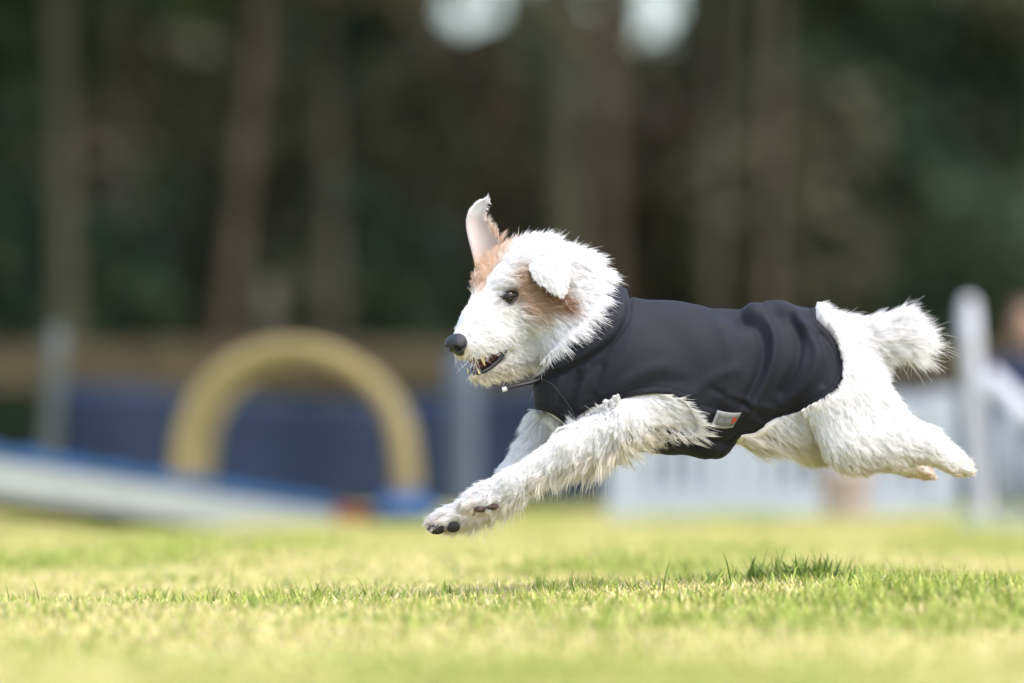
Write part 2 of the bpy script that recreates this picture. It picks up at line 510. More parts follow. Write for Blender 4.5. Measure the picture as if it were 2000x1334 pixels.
#
def arch_ring(uc, vtop, hw_px, thick, yc, depth, mat, name, parent):
    xc, ztp = xz(uc, vtop, D)
    R = hw_px * S * D / DIST - thick / 2
    zc = ztp - thick / 2 - R
    a = np.linspace(0, math.pi, 33)
    path = [(xc - R * 1.02, zb) for zb in np.linspace(0.0, max(zc, 0.05), 5)[:-1]]
    path += [(xc - R * math.cos(t), max(zc, 0.05) + R * math.sin(t)) for t in a]
    path += [(xc + R * 1.02, zb) for zb in np.linspace(max(zc, 0.05), 0.0, 5)[1:]]
    path = np.array(path)
    tg = nrm(np.gradient(path, axis=0))
    nn = np.stack([-tg[:, 1], tg[:, 0]], -1)
    m = 14
    an = np.linspace(0, 2 * math.pi, m, endpoint=False)
    ca, sa = np.cos(an), np.sin(an)
    ca = np.sign(ca) * np.abs(ca) ** 0.6; sa = np.sign(sa) * np.abs(sa) ** 0.6
    V = []
    for p, q in zip(path, nn):
        for c, s in zip(ca, sa):
            V.append((p[0] + q[0] * c * thick / 2, yc + s * depth / 2, p[1] + q[1] * c * thick / 2))
    V = np.array(V)
    n = len(path)
    i, j = np.meshgrid(np.arange(n - 1), np.arange(m), indexing='ij')
    i, j = i.ravel(), j.ravel()
    f = np.stack([i * m + j, i * m + (j + 1) % m, (i + 1) * m + (j + 1) % m, (i + 1) * m + j], -1)
    return mesh_np(name, V, f, mat, parent)
rings_ = [(568, 662, 233, 19.5, 0.065, YELLOW), (580, 669, 226, 20.2, 0.045, YELLOWD), (592, 676, 219, 20.9, 0.045, YELLOW), (604, 683, 212, 21.6, 0.05, YELLOWD)]
for uc, vt, hw, D, th, mt in rings_:
    arch_ring(uc, vt, hw, th, D - DIST, 0.09, mt, 'hoop', arch)
for ang in (0.12, 0.36, 0.64, 0.88):                      # thin rods that tie the hoops together
    pts = []
    for uc, vt, hw, D, th, mt in rings_:
        xc, ztp = xz(uc, vt, D)
        R = hw * S * D / DIST - th / 2
        zc = max(ztp - th / 2 - R, 0.05)
        pts.append((xc - R * math.cos(ang * math.pi), D - DIST, zc + R * math.sin(ang * math.pi)))
    V, F = join([tube(pts, 0.010, 8)])
    mesh_np('tie_rod', V, F, YELLOWD, arch)
D = 19.5
xb = xz(795, 0, D)[0]
def sandbag(label, x, y):
    bm = bmesh.new()
    bmesh.ops.create_icosphere(bm, subdivisions=3, radius=1)
    for v in bm.verts:
        c = v.co
        c.x = math.copysign(abs(c.x) ** 0.7, c.x) * 0.10
        c.y = math.copysign(abs(c.y) ** 0.7, c.y) * 0.12
        c.z = math.copysign(abs(c.z) ** 0.8, c.z) * (0.045 + 0.008 * math.sin(c.x * 60)) + 0.045
        c.x += x; c.y += y
    root = tag(empty('sandbag', (x, y, 0)), label, 'sandbag')
    bm_obj('bag', bm, RAMPBLUE, root, True)
    V, F = join([tube([(x - 0.05, y, 0.085), (x - 0.02, y, 0.115), (x + 0.02, y, 0.115), (x + 0.05, y, 0.085)], 0.008, 6)])
    mesh_np('handle', V, F, RAMPBLUE, root)
sandbag('blue sandbag at the right foot of the yellow tunnel', xb, y0 - 0.22)

# ramp
ramp = tag(empty('agility_ramp', (*px_ground(300, 17.5), 0)), 'white sided agility ramp with blue tread sloping down to the right', 'ramp')
def ramp_pt(u, vtop, D):
    x, z = xz(u, vtop, D)
    return np.array([x, D - DIST, z])
R0 = ramp_pt(760, 1016, 19.4); R1 = ramp_pt(0, 896, 16.4)
wd_ = nrm(np.cross(R1 - R0, (0, 0, 1.0))); wd_ = wd_ * np.sign(wd_[0])
R0, R1 = R0 - wd_ * 0.165, R1 - wd_ * 0.165
R2 = R0 + (R1 - R0) * 1.55
ax = nrm(R1 - R0); side = nrm(np.cross(ax, (0, 0, 1.0))); upv = np.cross(side, ax)
if upv[2] < 0: upv = -upv
side = np.cross(ax, upv)
def slab(a, b, w, h0, h1, mat, name, off=0.0, woff=0.0):
    V = []
    for p in (a, b):
        for sw in (-1, 1):
            for h in (h0, h1):
                V.append(p + side * (woff + sw * w / 2) + upv * (h + off))
    bm = bmesh.new()
    vv = [bm.verts.new(Vector(x)) for x in V]
    for q in ((0, 1, 3, 2), (4, 6, 7, 5), (0, 4, 5, 1), (2, 3, 7, 6), (0, 2, 6, 4), (1, 5, 7, 3)):
        bm.faces.new([vv[k] for k in q])
    bmesh.ops.recalc_face_normals(bm, faces=bm.faces)
    bmesh.ops.bevel(bm, geom=bm.edges[:], offset=0.004, segments=2, affect='EDGES')
    return bm_obj(name, bm, mat, ramp)
RM = R0 + (R1 - R0) * 0.16
for sw in (-1, 1):
    slab(RM, R2, 0.03, -0.10, 0.0, RAMPWHITE, 'side_board', woff=sw * 0.15)
    slab(R0, RM - ax * 0.002, 0.03, -0.075, 0.0, RAMPRED, 'contact_edge', woff=sw * 0.15)
slab(RM, R2, 0.34, 0.002, 0.030, RAMPBLUE, 'tread')
slab(R0, RM - ax * 0.002, 0.33, 0.002, 0.018, RAMPRED, 'contact_tread')
nb = 14
for k in range(nb):
    p = RM + (R2 - RM) * ((k + 0.5) / nb)
    slab(p - ax * 0.015, p + ax * 0.015, 0.32, 0.031, 0.046, RAMPBLUE, 'cleat')
for f_ in (1.2,):
    p = R0 + (R1 - R0) * f_
    for sw in (-1, 1):
        q = p + side * sw * 0.12
        V, F = join([tube([(q[0], q[1], 0.0), (q[0], q[1], q[2] - 0.12)], 0.025, 10)])
        mesh_np('support_leg', V, F, STEEL, ramp)

# white slatted hurdle panel behind the dog
D = 19.8
y0 = D - DIST
hur = tag(empty('slatted_hurdle', (xz(1520, 0, D)[0], y0, 0)), 'wide greyish white slatted hurdle panel standing low behind the dog\'s hind legs', 'hurdle')
xl, zt = xz(1212, 775, D)
xr, _ = xz(1842, 775, D)
for x_ in (xl, xr):
    bm_obj('end_post', boxv((x_, y0, zt / 2 + 0.01), (0.085, 0.05, zt + 0.02), bevel=0.008), GREYW, hur)
bm_obj('rail', boxv(((xl + xr) / 2, y0, zt - 0.05), (xr - xl - 0.09, 0.03, 0.10), bevel=0.006), GREYW, hur)
bm_obj('rail', boxv(((xl + xr) / 2, y0, 0.06), (xr - xl - 0.09, 0.03, 0.11), bevel=0.006), GREYW, hur)
for k in range(15):
    x_ = xl + 0.07 + (xr - xl - 0.14) * k / 14
    bm_obj('slat', boxv((x_, y0 + 0.0, (zt - 0.10 + 0.116) / 2 + 0.0), (0.052 + 0.012 * math.sin(k * 5.3), 0.018, zt - 0.10 - 0.116 - 0.002), bevel=0.004), GREYW, hur)

# pink ball-like bucket in front of the panel
xb, _ = xz(1650, 0, 19.2)
def bucket(x, y):
    root = tag(empty('bucket', (x, y, 0)), 'small pinkish red bucket standing in front of the slatted hurdle', 'bucket')
    PINK = mat_plain('pink_red_plastic', (0.46, 0.36, 0.36), 0.5, 0.1, 6)
    prof = [(0.0, 0.004), (0.055, 0.004), (0.062, 0.02), (0.085, 0.16), (0.092, 0.165), (0.092, 0.178), (0.082, 0.178), (0.058, 0.02), (0.0, 0.018)]
    m = 24
    a = np.linspace(0, 2 * math.pi, m, endpoint=False)
    V = np.concatenate([np.stack([x + r * np.cos(a), y + r * np.sin(a), np.full(m, z)], -1) for r, z in prof])
    n = len(prof)
    i, j = np.meshgrid(np.arange(n - 1), np.arange(m), indexing='ij'); i, j = i.ravel(), j.ravel()
    f = np.stack([i * m + j, i * m + (j + 1) % m, (i + 1) * m + (j + 1) % m, (i + 1) * m + j], -1)
    mesh_np('pail', V, f, PINK, root)
    t = np.linspace(0, math.pi, 15)
    V, F = join([tube(np.stack([x + 0.092 * np.cos(t), y - 0.03 * np.sin(t), 0.17 - 0.05 * np.sin(t)], -1), 0.004, 6)])
    mesh_np('handle', V, F, STEEL, root)
bucket(xb, 19.2 - DIST)

# hurdle wing at the right edge
D = 17.5
y0 = D - DIST
wing = tag(empty('hurdle_wing', (xz(1910, 0, D)[0], y0, 0)), 'white hurdle wing with tall rounded post and sloping rail at the right edge', 'hurdle wing')
p0 = np.array([xz(1893, 605, D)[0], y0, xz(0, 605, D)[1]])
p1 = np.array([xz(1920, 0, D)[0], y0, -0.02])
s = np.linspace(0, 1, 8)[:, None]
V, F = join([tube(p1 * (1 - s) + p0 * s, 0.027, 14)])
mesh_np('main_post', V, F, WHITE, wing)
d = nrm(p0 - p1)
V, F = join([tube([p0, p0 + d * 0.018, p0 + d * 0.032, p0 + d * 0.038], [0.028, 0.025, 0.016, 0.005], 14)])
mesh_np('post_cap', V, F, WHITE, wing)
ra = np.array([xz(1925, 735, D)[0], y0, xz(0, 735, D)[1]])
slope = (xz(0, 735, D)[1] - xz(0, 815, D)[1]) / (xz(2000, 0, D)[0] - xz(1925, 0, D)[0])
rb = np.array([ra[0] + 0.62 * 0.6, y0, ra[2] - 0.62 * 0.6 * slope * 0.55])
rb = np.array([ra[0] + 0.33, y0, max(ra[2] - 0.33 * slope, 0.12)])
V, F = join([tube([ra, rb], 0.036, 12)])
mesh_np('sloping_rail', V, F, WHITE, wing)
for k in range(4):
    t = (k + 0.7) / 4.2
    q = ra * (1 - t) + rb * t
    V, F = join([tube([(q[0] + 0.008, y0 + 0.0, 0.0), (q[0], y0 + 0.0, q[2] - 0.02)], 0.021, 10)])
    mesh_np('slat', V, F, GREYW, wing)
bm_obj('foot_rail', boxv((p1[0] + 0.17, y0, 0.02), (0.5, 0.05, 0.035), bevel=0.006), GREYW, wing)

# ------------------------------------------------------------------ grass (one mass, nobody could count it)
GRASS = mat_attr('grass_blade', rough=0.55, trans=0.35, spec=0.25)
STRAW = np.array([(0.67, 0.58, 0.285), (0.63, 0.545, 0.23), (0.71, 0.63, 0.35), (0.61, 0.56, 0.19)])
GREEN = np.array([(0.28, 0.35, 0.06), (0.38, 0.45, 0.085), (0.17, 0.25, 0.05), (0.44, 0.48, 0.12)])
tufts = bpy.data.collections.new('tuft_shapes')
def blades(n, rad, lmin, lmax, green, r, width=0.0016, lay=1.0):
    seg = 4
    a = r.uniform(0, 2 * math.pi, n)
    base = np.stack([np.cos(a), np.sin(a), np.zeros(n)], -1) * (rad * np.sqrt(r.uniform(0, 1, (n, 1))))
    isg = r.uniform(0, 1, n) < green
    L = r.uniform(lmin, lmax, n) * np.where(isg, 1.0, 0.8)
    az = r.uniform(0, 2 * math.pi, n)
    h = np.stack([np.cos(az), np.sin(az), np.zeros(n)], -1)
    sd = np.stack([-np.sin(az), np.cos(az), np.zeros(n)], -1)
    tilt0 = np.where(isg, r.uniform(0.1, 0.6, n), r.uniform(0.4, 1.25, n)) * lay
    bend = np.where(isg, r.uniform(0.2, 1.4, n), r.uniform(0.0, 1.1, n))
    W = width * r.uniform(0.6, 1.4, n)
    pts, wid = [base], [W]
    cur = base
    for k in range(seg):
        an = np.minimum(tilt0 + bend * (k / seg) ** 1.4, 1.75)
        d = h * np.sin(an)[:, None] + np.array([0, 0, 1.0]) * np.cos(an)[:, None]
        cur = cur + d * (L / seg)[:, None]
        cur[:, 2] = np.maximum(cur[:, 2], 0.002)
        pts.append(cur); wid.append(W * (1 - ((k + 1) / seg) ** 2.2) + 0.00012)
    V, F = [], []
    P_ = np.stack(pts, 1); Wd = np.stack(wid, 1)
    lft = P_ - sd[:, None] * Wd[..., None]; rgt = P_ + sd[:, None] * Wd[..., None]
    V = np.stack([lft, rgt], 2).reshape(-1, 3)
    b = (np.arange(n) * (seg + 1) * 2)[:, None]
    k = np.arange(seg)[None] * 2
    F = np.stack([b + k, b + k + 1, b + k + 3, b + k + 2], -1).reshape(-1, 4)
    col = np.where(isg[:, None], GREEN[r.integers(0, 4, n)], STRAW[r.integers(0, 4, n)]) * r.uniform(0.75, 1.2, (n, 1))
    return V, F, np.repeat(col, seg, 0)
NT = 12
for k in range(NT):
    r = np.random.default_rng(900 + k)
    if k < 4: V, F, c = blades(70, 0.05, 0.010, 0.024, 0.06, r)
    elif k < 8: V, F, c = blades(64, 0.05, 0.012, 0.030, 0.34, r)
    elif k < 10: V, F, c = blades(44, 0.045, 0.016, 0.042, 0.74, r, 0.0015)
    else: V, F, c = blades(7, 0.05, 0.03, 0.06, 0.7, r, 0.0013, 1.2)
    o = mesh_np('tuft_%02d' % k, V, F, GRASS, smooth=True, fcol=c)
    COL.objects.unlink(o)
    tufts.objects.link(o)

def grass_points():
    r = np.random.default_rng(11)
    X, Y, K, SC, RZ = [], [], [], [], []
    for (d0, d1, hw0, hw1, dens, sc) in ((4.6, 7.4, 2.2, 2.2, 330, 1.0), (7.4, 11.0, 2.4, 2.6, 430, 1.0), (11, 16, 2.8, 3.2, 230, 1.0), (16, 27, 4, 5, 110, 1.1)):
        n = int((d1 - d0) * (hw0 + hw1) * dens)
        y = r.uniform(d0, d1, n) - DIST
        x = r.uniform(-1, 1, n) * (hw0 + (hw1 - hw0) * (y + DIST - d0) / (d1 - d0))
        g = np.array([mnoise.noise(Vector((a * 1.6 + 4.7, b * 0.9 + 2.1, 7.3))) + 0.5 * mnoise.noise(Vector((a * 5, b * 4, 3))) for a, b in zip(x, y)])
        g = 1.25 * g - 0.02 + 0.03 * (x > 0.2) + r.normal(size=n) * 0.26
        k = np.where(g < 0.27, r.integers(0, 4, n), np.where(g < 0.76, r.integers(4, 8, n), r.integers(8, 10, n)))
        k = np.where(r.uniform(0, 1, n) < 0.03, r.integers(10, 12, n), k)
        X.append(x); Y.append(y); K.append(k); SC.append(r.uniform(0.75, 1.3, n) * sc); RZ.append(r.uniform(0, 6.28, n))
    # the strong green clump under the dog's tail and a few smaller ones
    for (u, D, n, sp, kk) in ((1560, 9.25, 16, 0.028, 8), (1550, 9.2, 6, 0.018, 9), (1380, 9.3, 5, 0.03, 8), (1110, 9.05, 6, 0.04, 9), (360, 9.2, 6, 0.05, 8), (1800, 9.5, 6, 0.08, 10), (1420, 9.6, 5, 0.08, 10), (270, 9.4, 6, 0.08, 10), (700, 9.1, 6, 0.08, 10)):
        x0, y0 = px_ground(u, D)
        X.append(x0 + r.normal(size=n) * sp); Y.append(y0 + r.normal(size=n) * sp * 0.8)
        K.append(np.full(n, kk)); SC.append(r.uniform(0.9, 1.7, n) if u in (1560, 1545) else r.uniform(0.7, 1.1, n)); RZ.append(r.uniform(0, 6.28, n))
    return [np.concatenate(a) for a in (X, Y, K, SC, RZ)]
gx_, gy_, gk, gs, grz = grass_points()
gm = bpy.data.meshes.new('grass')
gm.vertices.add(len(gx_))
gm.vertices.foreach_set('co', np.stack([gx_, gy_, ground_z(gx_, gy_)], -1).astype(np.float32).ravel())
for nm, ty, dat in (('kind_index', 'INT', gk.astype(np.int32)), ('size', 'FLOAT', gs.astype(np.float32)), ('turn', 'FLOAT', grz.astype(np.float32))):
    at = gm.attributes.new(nm, ty, 'POINT')
    at.data.foreach_set('value', dat)
gm.materials.append(GRASS)
grass = tag(link('grass', gm), 'short half dry lawn grass, straw and green blades mixed', 'grass', kind='stuff')
ng = bpy.data.node_groups.new('scatter_grass', 'GeometryNodeTree')
ng.interface.new_socket('Geometry', in_out='INPUT', socket_type='NodeSocketGeometry')
ng.interface.new_socket('Geometry', in_out='OUTPUT', socket_type='NodeSocketGeometry')
gi, go = ng.nodes.new('NodeGroupInput'), ng.nodes.new('NodeGroupOutput')
ci = ng.nodes.new('GeometryNodeCollectionInfo')
ci.inputs['Collection'].default_value = tufts
ci.inputs['Separate Children'].default_value = True
ci.inputs['Reset Children'].default_value = True
iop = ng.nodes.new('GeometryNodeInstanceOnPoints')
iop.inputs['Pick Instance'].default_value = True
m2p = ng.nodes.new('GeometryNodeMeshToPoints')
ng.links.new(gi.outputs[0], m2p.inputs[0])
ng.links.new(m2p.outputs[0], iop.inputs['Points'])
ng.links.new(ci.outputs[0], iop.inputs['Instance'])
def named(nm, ty):
    n = ng.nodes.new('GeometryNodeInputNamedAttribute')
    n.data_type = ty
    n.inputs['Name'].default_value = nm
    return n.outputs['Attribute']
ng.links.new(named('kind_index', 'INT'), iop.inputs['Instance Index'])
ng.links.new(named('size', 'FLOAT'), iop.inputs['Scale'])
cx = ng.nodes.new('ShaderNodeCombineXYZ')
ng.links.new(named('turn', 'FLOAT'), cx.inputs['Z'])
ng.links.new(cx.outputs[0], iop.inputs['Rotation'])
ng.links.new(iop.outputs[0], go.inputs[0])
md = grass.modifiers.new('scatter', 'NODES')
md.node_group = ng

# ------------------------------------------------------------------ the dog
# modelled in "photo pixel" units (u right, v down, w away from the camera), 1 unit = 0.75 mm
def shear(u):
    x = (np.asarray(u, float) - 1160) / 60
    return 0.30 * 60 * np.log1p(np.exp(np.clip(x, -30, 30)))
def W(p):
    p = np.asarray(p, float)
    return P(p[..., 0], p[..., 1], (p[..., 2] + shear(p[..., 0])) * S)

PSI, TH = math.radians(42), math.radians(25)
HO = np.array([1004.0, 562.0, 0.0])
hh = np.array([-math.cos(PSI), 0, -math.sin(PSI)])
dn = np.array([0, 1.0, 0])
HF = math.cos(TH) * hh + math.sin(TH) * dn
HN = math.sin(TH) * hh - math.cos(TH) * dn
HS = np.array([math.sin(PSI), 0, -math.cos(PSI)])
def H(f, s, n):
    return HO + f * HF + s * HS + n * HN
def Hd(f, s, n):
    return f * HF + s * HS + n * HN
def toH(p):
    d = np.asarray(p) - HO
    return np.stack([d @ HF, d @ HS, d @ HN], -1)

def d_cone(p, a, ra, b, rb, sw):
    a, b = np.asarray(a, float), np.asarray(b, float)
    sc = np.array([1, 1, 1.0 / sw])
    pa = (p - a) * sc
    ba = (b - a) * sc
    t = np.clip((pa @ ba) / max(ba @ ba, 1e-6), 0, 1)
    d = np.sqrt(((pa - t[..., None] * ba) ** 2).sum(-1)) - (ra + (rb - ra) * t)
    return d * min(1.0, sw ** 0.5)
def d_ell(p, c, r, R=None):
    q = p - np.asarray(c, float)
    if R is not None: q = q @ np.asarray(R, float).T
    r = np.asarray(r, float)
    k = np.sqrt(((q / r) ** 2).sum(-1))
    return (k - 1) * r.min()
HR = np.stack([HF, HS, HN])

class Pr:
    def __init__(s, kind, a, ra, b=None, rb=None, sw=1.0, k=25, comb=(1, .3, 0), ln=25, lift=.5, fea=0.0, R=None, mess=.3):
        s.kind, s.a, s.ra, s.b, s.rb, s.sw, s.k, s.R = kind, np.asarray(a, float), ra, b, rb, sw, k, R
        s.comb, s.ln, s.lift, s.fea, s.mess = nrm(np.asarray(comb, float)), ln, lift, fea, mess
    def d(s, p):
        if s.kind == 'c': return d_cone(p, s.a, s.ra, s.b, s.rb, s.sw)
        return d_ell(p, s.a, s.ra, s.R)
    def box(s):
        if s.kind == 'c':
            m = max(s.ra, s.rb)
            b = np.asarray(s.b, float)
            return np.minimum(s.a, b) - m, np.maximum(s.a, b) + m
        m = max(s.ra)
        return s.a - m, s.a + m

def smin(a, b, k):
    h = np.clip(0.5 + 0.5 * (b - a) / k, 0, 1)
    return b * (1 - h) + a * h - k * h * (1 - h)

def field(prims, lo, hi, cell, off=0.0, carve=()):
    ax_ = [np.arange(lo[i], hi[i] + cell, cell, dtype=np.float32) for i in range(3)]
    f = np.full([len(a) for a in ax_], 60.0, np.float32)
    def sub(l, h):
        return tuple(slice(max(0, int((l[i] - lo[i]) / cell) - 1), min(len(ax_[i]), int((h[i] - lo[i]) / cell) + 3)) for i in range(3))
    for pr in prims:
        l, h = pr.box()
        s = sub(l - pr.k - 25, h + pr.k + 25)
        g = np.stack(np.meshgrid(ax_[0][s[0]], ax_[1][s[1]], ax_[2][s[2]], indexing='ij'), -1)
        f[s] = smin(f[s], pr.d(g) - off, pr.k)
    for pr in carve:
        l, h = pr.box()
        s = sub(l - 15, h + 15)
        g = np.stack(np.meshgrid(ax_[0][s[0]], ax_[1][s[1]], ax_[2][s[2]], indexing='ij'), -1)
        f[s] = -smin(-f[s], pr.d(g), pr.k)
    return f, ax_

def nets(f, ax_):
    """naive surface nets -> vertices in field units, quads"""
    lo = np.array([a[0] for a in ax_]); cell = ax_[0][1] - ax_[0][0]
    ins = f < 0
    nx, ny, nz = f.shape
    cnt = np.zeros((nx - 1, ny - 1, nz - 1), np.int8)
    for dx in (0, 1):
        for dy in (0, 1):
            for dz in (0, 1):
                cnt += ins[dx:nx - 1 + dx, dy:ny - 1 + dy, dz:nz - 1 + dz]
    act = (cnt > 0) & (cnt < 8)
    idx = np.argwhere(act)
    vid = np.full(act.shape, -1, np.int64)
    vid[act] = np.arange(len(idx))
    acc = np.zeros((len(idx), 3)); num = np.zeros(len(idx))
    cor = [(a, b, c) for a in (0, 1) for b in (0, 1) for c in (0, 1)]
    for i in range(8):
        for j in range(i + 1, 8):
            if sum(abs(cor[i][k] - cor[j][k]) for k in range(3)) != 1: continue
            A, B = np.array(cor[i]), np.array(cor[j])
            fa = f[tuple((idx + A).T)]; fb = f[tuple((idx + B).T)]
            m = (fa < 0) != (fb < 0)
            t = fa[m] / (fa[m] - fb[m])
            acc[m] += A + t[:, None] * (B - A)
            num[m] += 1
    V = lo + (idx + acc / num[:, None]) * cell
    Q = []
    for axis in range(3):
        o1, o2 = [(1, 2), (2, 0), (0, 1)][axis]
        s0 = [slice(None)] * 3; s1 = [slice(None)] * 3
        s0[axis] = slice(0, -1); s1[axis] = slice(1, None)
        ch = ins[tuple(s0)] != ins[tuple(s1)]
        e = np.argwhere(ch)
        e = e[(e[:, o1] > 0) & (e[:, o2] > 0) & (e[:, o1] < f.shape[o1] - 1) & (e[:, o2] < f.shape[o2] - 1)]
        u1 = np.zeros(3, int); u1[o1] = 1
        u2 = np.zeros(3, int); u2[o2] = 1
        c = [vid[tuple(x.T)] for x in (e, e - u1, e - u1 - u2, e - u2)]
        q = np.stack(c, -1)
        flip = ins[tuple(e.T)]
        q[~flip] = q[~flip][:, ::-1]
        Q.append(q)
    Q = np.concatenate(Q)
    return V, Q[(Q >= 0).all(1)]

def relax(V, Q, it=2, lam=0.5):
    n = len(V)
    e = np.concatenate([Q[:, [i, (i + 1) % Q.shape[1]]] for i in range(Q.shape[1])])
    e = np.concatenate([e, e[:, ::-1]])
    for _ in range(it):
        s = np.stack([np.bincount(e[:, 0], V[e[:, 1], k], n) for k in range(3)], -1)
        c = np.maximum(np.bincount(e[:, 0], minlength=n), 1)[:, None]
        V = V + lam * (s / c - V)
    return V

def vnormals(V, Q):
    a = np.cross(V[Q[:, 2]] - V[Q[:, 0]], V[Q[:, -1]] - V[Q[:, 1]])
    N = np.zeros_like(V)
    for k in range(Q.shape[1]):
        for c in range(3):
            N[:, c] += np.bincount(Q[:, k], a[:, c], len(V))
    return nrm(N)

def poly_sd(p, poly):
    """signed distance (negative inside) to a closed polygon in uv"""
    p = np.asarray(p, float)[..., :2].reshape(-1, 2)
    q = np.asarray(poly, float)
    d = np.full(len(p), 1e9); ins = np.zeros(len(p), bool)
    for i in range(len(q)):
        a, b = q[i], q[(i + 1) % len(q)]
        e = b - a
        w = p - a
        t = np.clip((w @ e) / max(e @ e, 1e-9), 0, 1)
        d = np.minimum(d, ((w - t[:, None] * e) ** 2).sum(-1))
        c1 = (a[1] <= p[:, 1]) != (b[1] <= p[:, 1])
        with np.errstate(divide='ignore', invalid='ignore'):
            xi = a[0] + (p[:, 1] - a[1]) * e[0] / (e[1] if abs(e[1]) > 1e-9 else 1e-9)
        ins ^= c1 & (p[:, 0] < xi)
    d = np.sqrt(d)
    return np.where(ins, -d, d)
def line_d(p, pts):
    p = np.asarray(p, float)[..., :2]
    q = np.asarray(pts, float)
    d = np.full(len(p), 1e9)
    for a, b in zip(q[:-1], q[1:]):
        e = b - a; w = p - a
        t = np.clip((w @ e) / max(e @ e, 1e-9), 0, 1)
        d = np.minimum(d, ((w - t[:, None] * e) ** 2).sum(-1))
    return np.sqrt(d)
def spline(pts, n=8, closed=False):
    q = np.asarray(pts, float)
    if closed: q = np.concatenate([q[-1:], q, q[:2]])
    else: q = np.concatenate([2 * q[:1] - q[1:2], q, 2 * q[-1:] - q[-2:-1]])
    out = []
    t = np.linspace(0, 1, n, endpoint=False)[:, None]
    for i in range(1, len(q) - 2):
        a, b, c, d = q[i - 1:i + 3]
        out.append(0.5 * (2 * b + (c - a) * t + (2 * a - 5 * b + 4 * c - d) * t ** 2 + (3 * b - a - 3 * c + d) * t ** 3))
    out = np.concatenate(out)
    if not closed: out = np.concatenate([out, q[-2:-1]])
    return out

def sstep(x, a, b):
    t = np.clip((x - a) / (b - a), 0, 1)
    return t * t * (3 - 2 * t)

